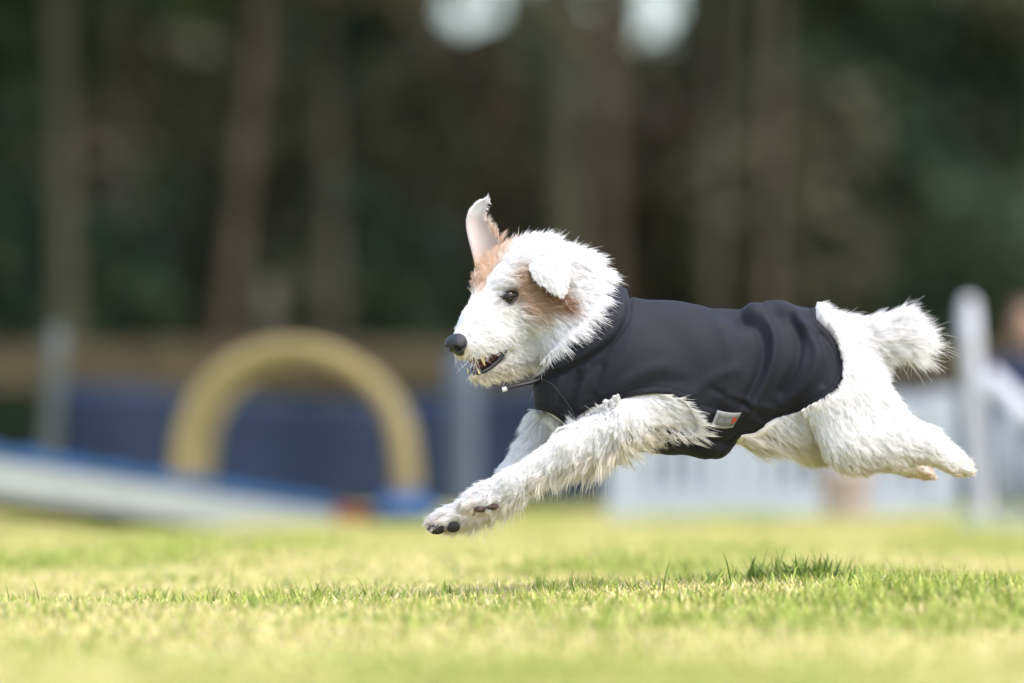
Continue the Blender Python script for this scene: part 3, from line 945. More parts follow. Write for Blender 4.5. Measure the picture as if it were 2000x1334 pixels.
# ---- body shape
torso = [
    Pr('c', (1168, 752, 0), 108, (1300, 738, 0), 134, .70, 40, (1, .35, 0), 30),
    Pr('c', (1300, 738, 0), 134, (1440, 727, 0), 110, .70, 40, (1, .35, 0), 30),
    Pr('c', (1440, 724, 0), 108, (1575, 702, 0), 86, .74, 40, (1, .4, 0), 28),
    Pr('c', (1575, 706, 0), 88, (1640, 712, 0), 76, .85, 40, (1, .3, 0), 24, .7),
]
neckp = Pr('c', (1240, 725, 0), 112, (1120, 628, 14), 84, .82, 45, (.9, .55, 0), 34, .4)
body = torso + [
    neckp,
    Pr('c', (1150, 640, 10), 80, (1085, 575, 10), 74, .85, 40, (.85, .45, -.1), 28, .4, mess=.5),
    Pr('c', (1118, 548, 14), 56, (1140, 600, 12), 66, .9, 30, (.85, .4, -.1), 26, .45, mess=.55),
    # skull
    Pr('e', H(-38, 0, 10), (92, 62, 62), R=HR, k=30, comb=Hd(-1, 0, .12), ln=26, lift=.42, mess=.5),
    Pr('c', H(36, 22, 18), 34, H(-10, 26, 30), 34, 1, 25, comb=Hd(-.5, .6, .1), ln=16, lift=.5, mess=.5),
    Pr('c', H(36, -22, 18), 34, H(-10, -26, 30), 34, 1, 25, comb=Hd(-.5, -.6, .3), ln=16, lift=.6, mess=.5),
    Pr('c', H(34, 30, -34), 36, H(-45, 48, -50), 44, 1, 28, comb=Hd(-.85, .1, -.45), ln=36, lift=.35, fea=.3, mess=.5),
    Pr('c', H(34, -30, -34), 36, H(-45, -48, -50), 44, 1, 28, comb=Hd(-.85, -.1, -.45), ln=36, lift=.35, fea=.3, mess=.5),
    # muzzle and jaw
    Pr('c', H(62, 0, -32), 48, H(120, 0, -38), 37, 1, 25, comb=Hd(-.8, 0, -.35), ln=15, lift=.3, mess=.35),
    Pr('c', H(42, 0, 4), 42, H(112, 0, -22), 33, 1, 25, comb=Hd(-.8, 0, -.1), ln=14, lift=.3, mess=.35),
    Pr('c', H(120, 10, -42), 29, H(152, 9, -46), 27, 1, 16, comb=Hd(-.75, .25, -.55), ln=12, lift=.3, mess=.35),
    Pr('c', H(120, -10, -42), 29, H(152, -9, -46), 27, 1, 16, comb=Hd(-.75, -.25, -.55), ln=12, lift=.3, mess=.35),
    Pr('c', H(80, 24, -62), 26, H(150, 16, -60), 20, 1, 16, comb=Hd(-.6, .15, -.75), ln=19, lift=.25, mess=.4),
    Pr('c', H(80, -24, -62), 26, H(150, -16, -60), 20, 1, 16, comb=Hd(-.6, -.15, -.75), ln=19, lift=.25, mess=.4),
    Pr('c', H(10, 0, -110), 40, H(90, 0, -112), 26, 1, 20, comb=Hd(-.8, 0, -.55), ln=28, lift=.45, mess=.6),
    Pr('c', H(90, 0, -112), 27, H(158, 0, -108), 17, 1, 14, comb=Hd(-.6, 0, -.75), ln=22, lift=.5, mess=.6),
    # near fore leg
    Pr('c', (1284, 804, -64), 35, (1225, 820, -84), 34, 1, 18, (.92, .35, -.1), 15, .28, .2, mess=.5),
    Pr('c', (1225, 820, -84), 34, (1110, 872, -86), 31, 1, 18, (-.15, .95, 0), 14, .28, 1.7, mess=.45),
    Pr('c', (1110, 872, -86), 31, (1005, 938, -78), 23, 1, 16, (-.4, .85, 0), 13, .33, 1.5, mess=.5),
    Pr('c', (1005, 940, -78), 26, (952, 968, -74), 23, 1, 14, (-.6, .75, 0), 16, .5, .8, mess=.6),
    Pr('c', (952, 968, -74), 23, (930, 978, -74), 22, 1, 12, (-.8, .5, 0), 14, .5, .3, mess=.5),
    # far fore leg
    Pr('c', (1096, 800, 58), 44, (1062, 842, 56), 31, 1, 20, (-.4, .8, 0), 20, .35, .3, mess=.4),
    Pr('c', (1062, 842, 56), 31, (985, 955, 40), 25, 1, 16, (-.4, .85, 0), 20, .4, .9, mess=.5),
    Pr('c', (985, 955, 40), 25, (905, 1002, 15), 21, 1, 14, (-.55, .8, 0), 18, .5, .8, mess=.5),
    Pr('c', (905, 1002, 15), 21, (872, 1014, 8), 23, 1, 12, (-.85, .3, 0), 13, .5, .2, mess=.5),
    # belly and hind legs
    Pr('c', (1430, 790, 0), 74, (1545, 800, 0), 62, .8, 35, (.8, .6, 0), 26, .4, .6, mess=.4),
    Pr('c', (1628, 750, -48), 84, (1668, 850, -60), 62, .75, 30, (.55, .8, 0), 19, .26, .2, mess=.35),
    Pr('c', (1668, 852, -60), 60, (1735, 862, -58), 48, .8, 25, (.8, .55, 0), 16, .25, .2, mess=.3),
    Pr('c', (1668, 770, -45), 66, (1745, 842, -55), 42, .8, 28, (.7, .6, 0), 18, .28, .2, mess=.35),
    Pr('c', (1735, 860, -58), 46, (1805, 866, -52), 33, 1, 20, (.9, .3, 0), 18, .35, .1, mess=.3),
    Pr('c', (1805, 866, -52), 33, (1856, 896, -50), 23, 1, 14, (.85, .5, 0), 14, .3, 0, mess=.35),
    Pr('c', (1856, 896, -50), 23, (1882, 911, -50), 17, 1, 12, (.85, .5, 0), 12, .35, 0, mess=.35),
    Pr('c', (1600, 760, 48), 66, (1585, 850, 55), 44, .8, 30, (.5, .8, 0), 22, .35, .2, mess=.35),
    Pr('c', (1585, 850, 55), 46, (1690, 882, 52), 30, 1, 24, (.8, .5, 0), 18, .3, .2, mess=.3),
    Pr('c', (1690, 884, 52), 30, (1775, 912, 40), 18, 1, 18, (.9, .4, 0), 10, .3, 0, mess=.25),
    Pr('c', (1775, 912, 40), 17, (1808, 923, 38), 14, 1, 10, (.9, .4, 0), 8, .25, 0, mess=.25),
    # tail
    Pr('c', (1625, 672, 0), 42, (1695, 668, 0), 33, .9, 25, (.9, .2, 0), 34, .8, .5, mess=.6),
    Pr('c', (1695, 670, 0), 32, (1758, 648, 0), 32, .9, 20, (.85, .15, 0), 34, .8, .5, mess=.6),
]
# toes of the fore paws and hind paws
for c, w0 in (((868, 1014), 8), ((928, 978), -74)):
    for k, (du, dv, dw) in enumerate(((-14, 6, -16), (-19, 8, -5), (-19, 8, 7), (-13, 6, 18))):
        body.append(Pr('c', (c[0], c[1], w0 + dw * .8), 13, (c[0] + du, c[1] + dv, w0 + dw), 11, 1, 7, (-.8, .4, 0), 14, .5, 0, mess=.6))
for c, w0 in (((1880, 912), -50), ((1804, 921), 38)):
    for dw in (-13, -4, 5, 14):
        body.append(Pr('c', (c[0], c[1], w0 + dw * .8), 8, (c[0] + 15, c[1] + 8, w0 + dw * 1.2), 6, 1, 3, (.8, .5, 0), 9, .4, 0, mess=.4))
carve = [
    Pr('e', H(160, 0, -87), (68, 46, 18), R=np.stack([nrm(HF * .985 + HN * .17), HS, nrm(HN * .985 - HF * .17)]), k=4),
    Pr('e', H(56, 44, 6), (17, 17, 12), R=HR, k=6), Pr('e', H(56, -44, 6), (17, 17, 12), R=HR, k=6),
]
LO, HI = np.array([812., 372., -190.]), np.array([1920., 1062., 190.])
bf, bax = field(body, LO, HI, 5.0, 0.0, carve)
BV, BQ = nets(bf, bax)
BV = relax(BV, BQ, 1, .5)
BN = vnormals(BV, BQ)

# ---- colours
WHT, CRM = np.array([.88, .87, .86]), np.array([.76, .69, .54])
ORG, ORD, TAN = np.array([.64, .36, .15]), np.array([.30, .13, .045]), np.array([.47, .29, .155])
PATCH_NEAR = spline([(1000, 534), (1040, 522), (1066, 540), (1092, 566), (1122, 590), (1110, 612), (1078, 612), (1060, 628), (1030, 624), (1010, 598)], 5, True)
PATCH_FAR = spline([(918, 520), (945, 478), (985, 462), (1006, 466), (985, 500), (972, 535), (962, 566), (932, 574), (912, 560)], 5, True)
def fur_colour(p, n, r=None, jit=0.0):
    p = np.asarray(p, float)
    h = toH(p)
    m = len(p)
    q = p.copy()
    if r is not None: q[:, :2] += r.normal(size=(m, 2)) * 7
    c = np.tile(WHT, (m, 1))
    def mixin(col, w):
        nonlocal c
        c = c * (1 - w[:, None]) + np.asarray(col) * w[:, None]
    head = (p[:, 0] < 1135) & (p[:, 1] < 660) & (h[:, 0] > -120)
    wn_ = sstep(-poly_sd(q, PATCH_NEAR), -10, 12) * head * (h[:, 1] > 8)
    rr = r.uniform(.65, 1.0, m) if r is not None else .9
    mixin(TAN, wn_ * rr)
    mixin(ORD, wn_ * np.exp(-(line_d(q, [(1056, 548), (1078, 574), (1108, 598)]) / 17) ** 2) * .95)
    wf = sstep(-poly_sd(q, PATCH_FAR), -8, 12) * head * (h[:, 1] < 10)
    mixin(ORG, wf * (r.uniform(.35, 1.0, m) if r is not None else .6))
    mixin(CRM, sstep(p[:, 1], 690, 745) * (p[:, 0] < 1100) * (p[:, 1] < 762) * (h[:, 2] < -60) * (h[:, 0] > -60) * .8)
    mixin((.78, .55, .28), np.exp(-(line_d(q, [(878, 700), (912, 712)]) / 11) ** 2) * (h[:, 0] > 120) * .8)
    mixin((.10, .08, .08), np.exp(-(line_d(q, [(912, 722), (945, 722), (985, 700)]) / 7) ** 2) * (h[:, 0] > 80) * (h[:, 2] < -88) * (h[:, 1] > -5) * .8)
    eye = np.minimum(np.linalg.norm(h - np.array([56, 44, 6]), axis=1), np.linalg.norm(h - np.array([56, -44, 6]), axis=1))
    mixin((.07, .05, .045), np.exp(-(np.maximum(eye - 13, 0) / 9) ** 2) * .85)
    mixin((.16, .12, .10), np.exp(-(line_d(q, [(966, 594), (985, 590)]) / 6) ** 2) * (h[:, 1] > 20) * (h[:, 0] > 20) * .7)
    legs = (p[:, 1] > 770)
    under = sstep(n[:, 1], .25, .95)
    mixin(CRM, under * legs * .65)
    mixin((.74, .63, .52), sstep(p[:, 0], 1860, 1905) * .6 * (p[:, 1] > 800))
    mixin((.70, .56, .45), sstep(p[:, 0], 1750, 1812) * (p[:, 2] > 10) * (p[:, 1] > 880) * .7)
    mixin((.72, .48, .40), np.maximum(np.exp(-(np.hypot(p[:, 0] - 848, p[:, 1] - 1020) / 16) ** 2), np.exp(-(np.hypot(p[:, 0] - 925, p[:, 1] - 985) / 16) ** 2)) * .32)
    if r is not None and jit: c = c * r.uniform(1 - jit, 1 + jit * .3, (m, 1))
    return np.clip(c, 0, .93)

# ---- jacket shape and outline
flap = Pr('e', (1385, 838, 0), (56, 62, 62), k=22)
jprims = [Pr('c', (1600, 735, sg * 34), 78, (1622, 762, sg * 44), 70, .85, 30) for sg in (1, -1)] + [Pr('c', p.a, p.ra + 7, p.b, p.rb + 7, p.sw, p.k) for p in torso] + [Pr('c', (1240, 725, 0), 120, (1120, 632, 12), 93, .85, 45), flap,
         Pr('c', (1120, 770, 0), 76, (1150, 800, 0), 60, .95, 30)]
J_OUT = np.concatenate([spline([(1180, 548), (1176, 582), (1154, 620), (1118, 656), (1084, 696), (1060, 728)], 6),
                        spline([(1040, 742), (1030, 765), (1032, 794), (1076, 806), (1118, 838)], 5), [(1150, 960), (1330, 960)],
                        spline([(1335, 920), (1404, 906), (1422, 885), (1446, 850)], 4),
                        spline([(1476, 850), (1492, 836), (1515, 819), (1552, 806), (1600, 787), (1632, 765), (1648, 736), (1646, 702), (1628, 662), (1594, 624)], 6),
                        [(1590, 500), (1192, 500)]])
J_HOLE = spline([(1112, 832), (1142, 803), (1182, 787), (1240, 773), (1292, 768), (1332, 779), (1354, 803), (1362, 836), (1335, 843), (1262, 836), (1180, 852), (1130, 852)], 6, True)
def cover(p):
    return np.maximum(poly_sd(p, J_OUT), -poly_sd(p, J_HOLE))
jf, jax = field(jprims, np.array([1020., 520., -150.]), np.array([1700., 930., 150.]), 4.0)
JV, JQ = nets(jf, jax)
# the body under the jacket stays well inside it
def samp(f, ax_, p):
    lo = np.array([a[0] for a in ax_]); cell = ax_[0][1] - ax_[0][0]
    q = (p - lo) / cell
    out = ((q < 0) | (q > np.array(f.shape) - 1.001)).any(1)
    q = np.clip(q, 0, np.array(f.shape) - 1.001)
    i = q.astype(int); t = q - i
    o = np.zeros(len(p))
    for dx in (0, 1):
        for dy in (0, 1):
            for dz in (0, 1):
                w = (t[:, 0] if dx else 1 - t[:, 0]) * (t[:, 1] if dy else 1 - t[:, 1]) * (t[:, 2] if dz else 1 - t[:, 2])
                o += w * f[i[:, 0] + dx, i[:, 1] + dy, i[:, 2] + dz]
    o[out] = 60
    return o
for _ in range(3):
    dj = samp(jf, jax, BV)
    wc_ = sstep(-cover(BV), -2, 8) * (dj < 22)
    BV = BV - BN * (wc_ * np.clip(dj + 22, 0, 18))[:, None]
JV = relax(JV, JQ, 9, .5)
JN = vnormals(JV, JQ)
c0 = cover(JV)
disp = np.zeros(len(JV))
near = sstep(-JV[:, 2], -60, 10)
FOLDS = [
    ([(1395, 606), (1440, 614), (1452, 630)], -8, 22), ([(1478, 600), (1520, 602), (1560, 616)], 8, 18),
    ([(1330, 790), (1390, 740), (1440, 720)], 3, 14), ([(1180, 775), (1250, 730), (1300, 715)], 3, 16), ([(1200, 785), (1275, 750), (1330, 745)], -3, 14),
    ([(1462, 606), (1492, 622), (1512, 655), (1512, 700), (1492, 750), (1462, 800)], 9, 12),
    ([(1448, 618), (1478, 640), (1490, 680), (1482, 730), (1455, 790)], -7, 11),
    ([(1500, 604), (1540, 612), (1570, 640)], 7, 14),
    ([(1545, 622), (1560, 660), (1555, 710), (1525, 765)], -6, 11),
    ([(1575, 640), (1596, 690), (1580, 745), (1530, 790)], 6, 12),
    ([(1600, 655), (1618, 700), (1608, 748)], -4, 9),
    ([(1395, 618), (1420, 660), (1430, 720), (1415, 780)], 4, 20),
    ([(1300, 640), (1345, 690), (1360, 750)], -3, 26),
    ([(1240, 640), (1220, 700), (1170, 760)], 3.5, 20),
    ([(1205, 640), (1175, 700), (1130, 745)], -3, 10),
    ([(1128, 728), (1118, 770), (1112, 800)], -5, 7), ([(1148, 722), (1136, 765), (1132, 795)], 4, 8),
    ([(1096, 740), (1086, 770), (1082, 798)], 4, 7), ([(1176, 716), (1160, 770)], -3, 9),
    ([(1420, 770), (1480, 790), (1520, 800)], 3, 9), ([(1390, 760), (1440, 782), (1490, 815)], -2.5, 8),
    ([(1260, 870), (1300, 866), (1345, 872)], 4, 8), ([(1350, 870), (1380, 862), (1420, 868)], -6, 9),
]
for pl, amp, wd in FOLDS:
    disp += 1.25 * amp * np.exp(-(line_d(JV, spline(pl, 5)) / (wd * .85)) ** 2) * (near if JV is not None else 1)
SEAM = spline([(1228, 578), (1224, 622), (1196, 664), (1146, 700), (1096, 726), (1050, 746)], 6)
disp += -6.5 * np.exp(-(line_d(JV, SEAM) / 5) ** 2)
coll = sstep(poly_sd(JV, np.concatenate([SEAM, [(1000, 700), (1100, 500), (1240, 500)]])), 4, -6)
disp += 12 * coll - 13 * coll * sstep(c0, -16, -1)
BAND = [(1356, 796), (1372, 795), (1470, 812), (1500, 830), (1476, 860), (1366, 846)]
band = sstep(-poly_sd(JV, BAND), -1, 4) * (JV[:, 2] < 0)
disp += 3.5 * band
for k, (a, b, c) in enumerate(rng.uniform(-1, 1, (10, 3))):
    fr = .02 + .006 * k
    disp += .5 * np.sin((JV @ np.array([a, b, c])) * fr + k)
hem = sstep(c0, -11, -9)
disp += 1.6 * hem - 2.2 * np.exp(-((c0 + 11) / 2.0) ** 2)
JV = JV + JN * disp[:, None]

def clip_mesh(V, Q, c):
    T = np.concatenate([Q[:, [0, 1, 2]], Q[:, [0, 2, 3]]])
    ct = c[T]
    keep = (ct <= 0).all(1)
    out = [T[keep]]
    mix = T[((ct <= 0).any(1)) & ~keep]
    V = list(map(tuple, V)); cl = c.tolist(); extra = {}
    def cut(i, j):
        key = (min(i, j), max(i, j))
        if key not in extra:
            t = cl[i] / (cl[i] - cl[j])
            a, b = np.array(V[i]), np.array(V[j])
            extra[key] = len(V)
            V.append(tuple(a + t * (b - a)))
        return extra[key]
    new = []
    for t in mix.tolist():
        ins = [cl[i] <= 0 for i in t]
        if sum(ins) == 1:
            k = ins.index(True)
            a, b, d = t[k], t[(k + 1) % 3], t[(k + 2) % 3]
            new.append((a, cut(a, b), cut(a, d)))
        else:
            k = ins.index(False)
            a, b, d = t[k], t[(k + 1) % 3], t[(k + 2) % 3]
            x, yv = cut(a, b), cut(a, d)
            new.append((x, b, d)); new.append((x, d, yv))
    out.append(np.array(new, int).reshape(-1, 3))
    F = np.concatenate(out); V = np.array(V)
    used = np.unique(F); mp = np.full(len(V), -1); mp[used] = np.arange(len(used))
    return V[used], mp[F], used

# ---- materials
def fur_material():
    m, nt, b = new_mat('terrier_fur')
    a = nt.nodes.new('ShaderNodeAttribute'); a.attribute_name = 'fcol'
    out = nt.nodes['Material Output']
    nt.links.new(a.outputs['Color'], b.inputs['Base Color'])
    b.inputs['Roughness'].default_value = 0.5
    b.inputs['Specular IOR Level'].default_value = 0.25
    t = nt.nodes.new('ShaderNodeBsdfTranslucent')
    nt.links.new(a.outputs['Color'], t.inputs['Color'])
    mx = nt.nodes.new('ShaderNodeMixShader'); mx.inputs[0].default_value = .33
    nt.links.new(b.outputs[0], mx.inputs[1]); nt.links.new(t.outputs[0], mx.inputs[2])
    nt.links.new(mx.outputs[0], out.inputs['Surface'])
    return m
FUR = fur_material()
SKIN = mat_attr('short_coat', 'fcol', 0.7)
def jacket_material():
    m, nt, b = new_mat('charcoal_softshell')
    tc = nt.nodes.new('ShaderNodeTexCoord')
    a = nt.nodes.new('ShaderNodeAttribute'); a.attribute_name = 'jcol'
    n = nt.nodes.new('ShaderNodeTexNoise'); n.inputs['Scale'].default_value = 14; n.inputs['Detail'].default_value = 6
    nt.links.new(tc.outputs['Object'], n.inputs['Vector'])
    r = nt.nodes.new('ShaderNodeMapRange')
    r.inputs[1].default_value, r.inputs[2].default_value, r.inputs[3].default_value, r.inputs[4].default_value = .3, .7, .94, 1.06
    nt.links.new(n.outputs['Fac'], r.inputs[0])
    mu = nt.nodes.new('ShaderNodeVectorMath'); mu.operation = 'SCALE'
    nt.links.new(a.outputs['Color'], mu.inputs[0]); nt.links.new(r.outputs[0], mu.inputs['Scale'])
    nt.links.new(mu.outputs[0], b.inputs['Base Color'])
    b.inputs['Roughness'].default_value = .72
    b.inputs['Specular IOR Level'].default_value = .2
    b.inputs['Sheen Weight'].default_value = .02
    b.inputs['Sheen Roughness'].default_value = .4
    n1 = nt.nodes.new('ShaderNodeTexNoise'); n1.inputs['Scale'].default_value = 900
    n2 = nt.nodes.new('ShaderNodeTexNoise'); n2.inputs['Scale'].default_value = 30; n2.inputs['Detail'].default_value = 4
    for q in (n1, n2): nt.links.new(tc.outputs['Object'], q.inputs['Vector'])
    b1 = nt.nodes.new('ShaderNodeBump'); b1.inputs['Strength'].default_value = .25; b1.inputs['Distance'].default_value = .0006
    b2 = nt.nodes.new('ShaderNodeBump'); b2.inputs['Strength'].default_value = .18; b2.inputs['Distance'].default_value = .004
    nt.links.new(n1.outputs['Fac'], b1.inputs['Height']); nt.links.new(n2.outputs['Fac'], b2.inputs['Height'])
    nt.links.new(b1.outputs[0], b2.inputs['Normal']); nt.links.new(b2.outputs[0], b.inputs['Normal'])
    return m
JACKET = jacket_material()

# ---- build
dog = tag(empty('dog', tuple(W(np.array([1300., 760., 0.])) * np.array([1, 1, 0]))),
          'white rough coated terrier with tan face patches leaping left in a dark jacket', 'dog')
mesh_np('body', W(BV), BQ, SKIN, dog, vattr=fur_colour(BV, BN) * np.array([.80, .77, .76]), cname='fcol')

cv, ct, used = clip_mesh(JV, JQ, c0)
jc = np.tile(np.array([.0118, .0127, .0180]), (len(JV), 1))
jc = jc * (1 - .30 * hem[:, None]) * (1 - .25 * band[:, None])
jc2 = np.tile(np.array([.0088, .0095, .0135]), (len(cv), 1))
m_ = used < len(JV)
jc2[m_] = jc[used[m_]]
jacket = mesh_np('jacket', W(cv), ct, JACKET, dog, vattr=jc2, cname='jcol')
jacket['label'] = 'charcoal softshell dog jacket with high collar'
md = jacket.modifiers.new('thick', 'SOLIDIFY'); md.thickness = .0022; md.offset = -1

DARK = mat_plain('black_trim', (.012, .012, .015), .45, .1, 20, spec=.5)
REFL = mat_plain('silver_trim', (.55, .56, .58), .35, .05, 20)
NOSE = mat_plain('black_nose_leather', (.012, .012, .015), .42, .2, 60, .6, .5, 900)
MOUTH = mat_plain('dark_red_mouth', (.07, .018, .02), .4, .3, 60, spec=.5)
TOOTH = mat_plain('ivory_tooth', (.72, .58, .32), .3, .08, 40, spec=.5)
PAD = mat_plain('black_paw_pad', (.014, .013, .013), .6, .25, 80, .5)
PADB = mat_plain('brown_paw_pad', (.07, .035, .03), .6, .25, 80, .5)
CLAW = mat_plain('horn_claw', (.55, .42, .34), .4, .1, 40)

def blob(name, prims, lo, hi, cell, mat, parent, carve=(), it=1):
    f, a = field(prims, np.asarray(lo, float), np.asarray(hi, float), cell, 0, carve)
    v, q = nets(f, a)
    v = relax(v, q, it, .5)
    return mesh_np(name, W(v), q, mat, parent)

# nose
nc = H(181, 0, -32)
nose_pr = [Pr('e', H(181, 0, -33), (19, 22, 17), R=HR, k=4), Pr('e', H(186, 11, -36), (15, 13, 14), R=HR, k=6), Pr('e', H(186, -11, -36), (15, 13, 14), R=HR, k=6),
           Pr('e', H(180, 0, -48), (14, 11, 14), R=HR, k=6)]
nose_cv = [Pr('e', H(199, 13, -39), (13, 7, 6.5), R=HR, k=2.5), Pr('e', H(199, -13, -39), (13, 7, 6.5), R=HR, k=2.5),
           Pr('e', H(186, 23, -42), (10, 6, 3.2), R=HR, k=2), Pr('e', H(186, -23, -42), (10, 6, 3.2), R=HR, k=2), Pr('e', H(204, 0, -48), (8, 1.5, 18), R=HR, k=1.5)]
blob('nose', nose_pr, nc - 45, nc + 45, 1.5, NOSE, dog, nose_cv)
# mouth lining, lips, tongue and teeth
blob('mouth_lining', [Pr('e', H(120, 0, -87), (46, 31, 18), R=carve[0].R, k=3)], H(118, 0, -84) - 60, H(118, 0, -84) + 60, 2.5, MOUTH, dog)
TONGUE = mat_plain('tongue', (.16, .05, .05), .4, .2, 60)
blob('tongue', [Pr('c', H(110, 0, -97), 13, H(152, 0, -98), 9, 1, 4)], H(130, 0, -92) - 60, H(130, 0, -92) + 60, 2.5, TONGUE, dog)
def lip(name, pts, r, mat):
    p = spline(np.array([H(*q) for q in pts]), 5)
    V, F = join([tube(W(p), np.full(len(p), r * S), 8)])
    return mesh_np(name, V, F, mat, dog)
for sg in (1, -1):
    lip('lower_lip', [(96, sg * 32, -88), (120, sg * 28, -100), (142, sg * 23, -106), (160, sg * 16, -107), (170, sg * 3, -107)], 4.8, DARK)
    lip('upper_lip', [(96, sg * 33, -86), (112, sg * 32, -79), (130, sg * 30, -76), (150, sg * 27, -74)], 2.6, DARK)
def tooth(f, s, n, l, r, up=False):
    a = H(f, s, n); b = H(f + l * .18, s, n + (l if up else -l))
    t = np.linspace(0, 1, 6)[:, None]
    p = a + (b - a) * t + Hd(-1, 0, 0) * (t ** 2) * l * .15
    V, F = join([tube(W(p), r * S * (1 - .85 * t[:, 0] ** 1.5), 8)])
    mesh_np('tooth', V, F, TOOTH, dog)
for sg in (1, -1):
    if sg > 0: tooth(153, sg * 25, -70, 27, 5.0)
    tooth(165, sg * 15, -108, 12, 2.8, True)
    for k in range(4):
        tooth(140 - 9 * k, sg * (27 + .8 * k), -72, 6, 3)
# eyes
EYEM = mat_plain('brown_eye', (.014, .006, .004), .03, .0, 10, spec=.5)
PUP = mat_plain('pupil', (.004, .004, .004), .05, .0, 10, spec=.8)
LIDM = mat_plain('dark_eyelid', (.010, .008, .007), .6, .1, 50)
for sg in (1, -1):
    e0 = H(53, sg * 40, 5)
    ed = nrm(HF * .62 + HS * sg * .78 - HN * .05)
    bm = bmesh.new()
    bmesh.ops.create_uvsphere(bm, u_segments=24, v_segments=16, radius=16.5)
    for v in bm.verts: v.co = Vector(W(e0 + np.array(v.co)))
    eye = bm_obj('eye', bm, EYEM, dog, True)
    bm = bmesh.new()
    bmesh.ops.create_uvsphere(bm, u_segments=20, v_segments=12, radius=7)
    for v in bm.verts: v.co = Vector(W(e0 + ed * 10.2 + np.array(v.co)))
    bm_obj('pupil', bm, PUP, eye, True)
    ex = nrm(np.cross(ed, HN)); ey = np.cross(ex, ed)
    if ey @ HN < 0: ey = -ey
    for up_, nm in ((1, 'upper_eyelid'), (-1, 'lower_eyelid')):
        t = np.linspace(-1.25, 1.25, 15)
        pp = np.stack([e0 + 17.1 * (ex * math.sin(a) * 1.0 + ed * math.cos(a)) + ey * up_ * (5.8 if up_ > 0 else 6.2) * math.cos(a * 1.2) - ed * 1.0 for a in t])
        V, F = join([tube(W(pp), S * np.full(15, 3.2), 8)])
        mesh_np(nm, V, F, LIDM, dog)

# ears: lofted leaf shapes, (left edge, right edge) rows from base to tip
EARM = mat_attr('ear_skin', 'fcol', .7, .25)
def ear(rows, cup, cols_, name='ear'):
    n = 11
    L = spline(np.array([r[0] for r in rows], float), 5); R_ = spline(np.array([r[1] for r in rows], float), 5)
    C = spline(np.array(cols_, float), 5)
    t = np.linspace(0, 1, n)
    V, K = [], []
    for i in range(len(L)):
        for tt in t:
            p = L[i] * (1 - tt) + R_[i] * tt
            wd = np.linalg.norm(R_[i] - L[i])
            V.append(p + np.asarray(cup, float) * (4 * tt * (1 - tt)) * wd * .5)
            K.append(np.clip(C[i], .02, .93))
    V = np.array(V)
    i, j = np.meshgrid(np.arange(len(L) - 1), np.arange(n - 1), indexing='ij'); i, j = i.ravel(), j.ravel()
    q = np.stack([i * n + j, (i + 1) * n + j, (i + 1) * n + j + 1, i * n + j + 1], -1)
    o = mesh_np(name, W(V), q, EARM, dog, vattr=np.array(K), cname='fcol')
    md = o.modifiers.new('thick', 'SOLIDIFY'); md.thickness = .0022
    return V, q
PNK, EW = (.66, .57, .54), (.76, .74, .74)
far_rows = [((928, 520, 30), (992, 486, 34)), ((920, 488, 26), (978, 470, 34)), ((912, 456, 24), (962, 452, 36)), ((910, 430, 24), (950, 430, 36)),
            ((916, 412, 24), (945, 414, 34)), ((925, 400, 26), (947, 403, 32)), ((936, 392, 28), (950, 394, 31)), ((947, 387, 29), (953, 388, 30))]
FEV, FEQ = ear(far_rows, (0, 0, .55), [(.85, .62, .45), PNK, PNK, PNK, EW, EW, EW, EW])
near_rows = [((1040, 524, -34), (1112, 506, -28)), ((1034, 516, -52), (1114, 494, -46)), ((1033, 524, -66), (1113, 504, -62)), ((1040, 538, -76), (1112, 524, -71)),
             ((1057, 555, -82), (1110, 545, -77)), ((1078, 568, -85), (1106, 563, -81)), ((1091, 577, -86), (1099, 576, -84))]
NEV, NEQ = ear(near_rows, (.05, -.1, -.22), [EW] * 7)
# paw pads and claws
def pad(c, r, mat):
    bm = bmesh.new()
    bmesh.ops.create_icosphere(bm, subdivisions=3, radius=1)
    for v in bm.verts: v.co = Vector(W(np.array(c, float) + np.array(v.co) * np.array(r, float)))
    bm_obj('paw_pad', bm, mat, dog, True)
for c, r in (((853, 1032, -10), (18, 12, 11)), ((885, 1029, -11), (14, 11, 10)), ((845, 1030, 14), (13, 9, 9)), ((870, 1030, 20), (16, 9, 10))):
    pad(c, r, PAD)
for c, r in (((938, 994, -94), (15, 7, 10)), ((962, 990, -96), (13, 7, 10)), ((926, 992, -66), (11, 7, 9))):
    pad(c, r, PADB)
for c, r in (((1872, 927, -50), (13, 6, 12)), ((1795, 926, 38), (12, 5, 10))):
    pad(c, r, CLAW)
def claw(a, d, l=11):
    t = np.linspace(0, 1, 6)[:, None]
    a = np.array(a, float); d = np.array(d, float)
    p = a + d * t * l + np.array([0, 1, 0]) * t ** 2 * 4
    V, F = join([tube(W(p), S * 3.0 * (1 - .85 * t[:, 0]), 7)])
    mesh_np('claw', V, F, CLAW, dog)
for dw in (-16, -5, 7, 18):
    claw((838, 1020, 8 + dw), (-.9, .4, 0)); claw((900, 984, -74 + dw), (-.9, .5, 0))
    claw((1896, 922, -50 + dw * .8), (.9, -.2, 0)); claw((1818, 926, 38 + dw * .8), (.9, .1, 0), 7)

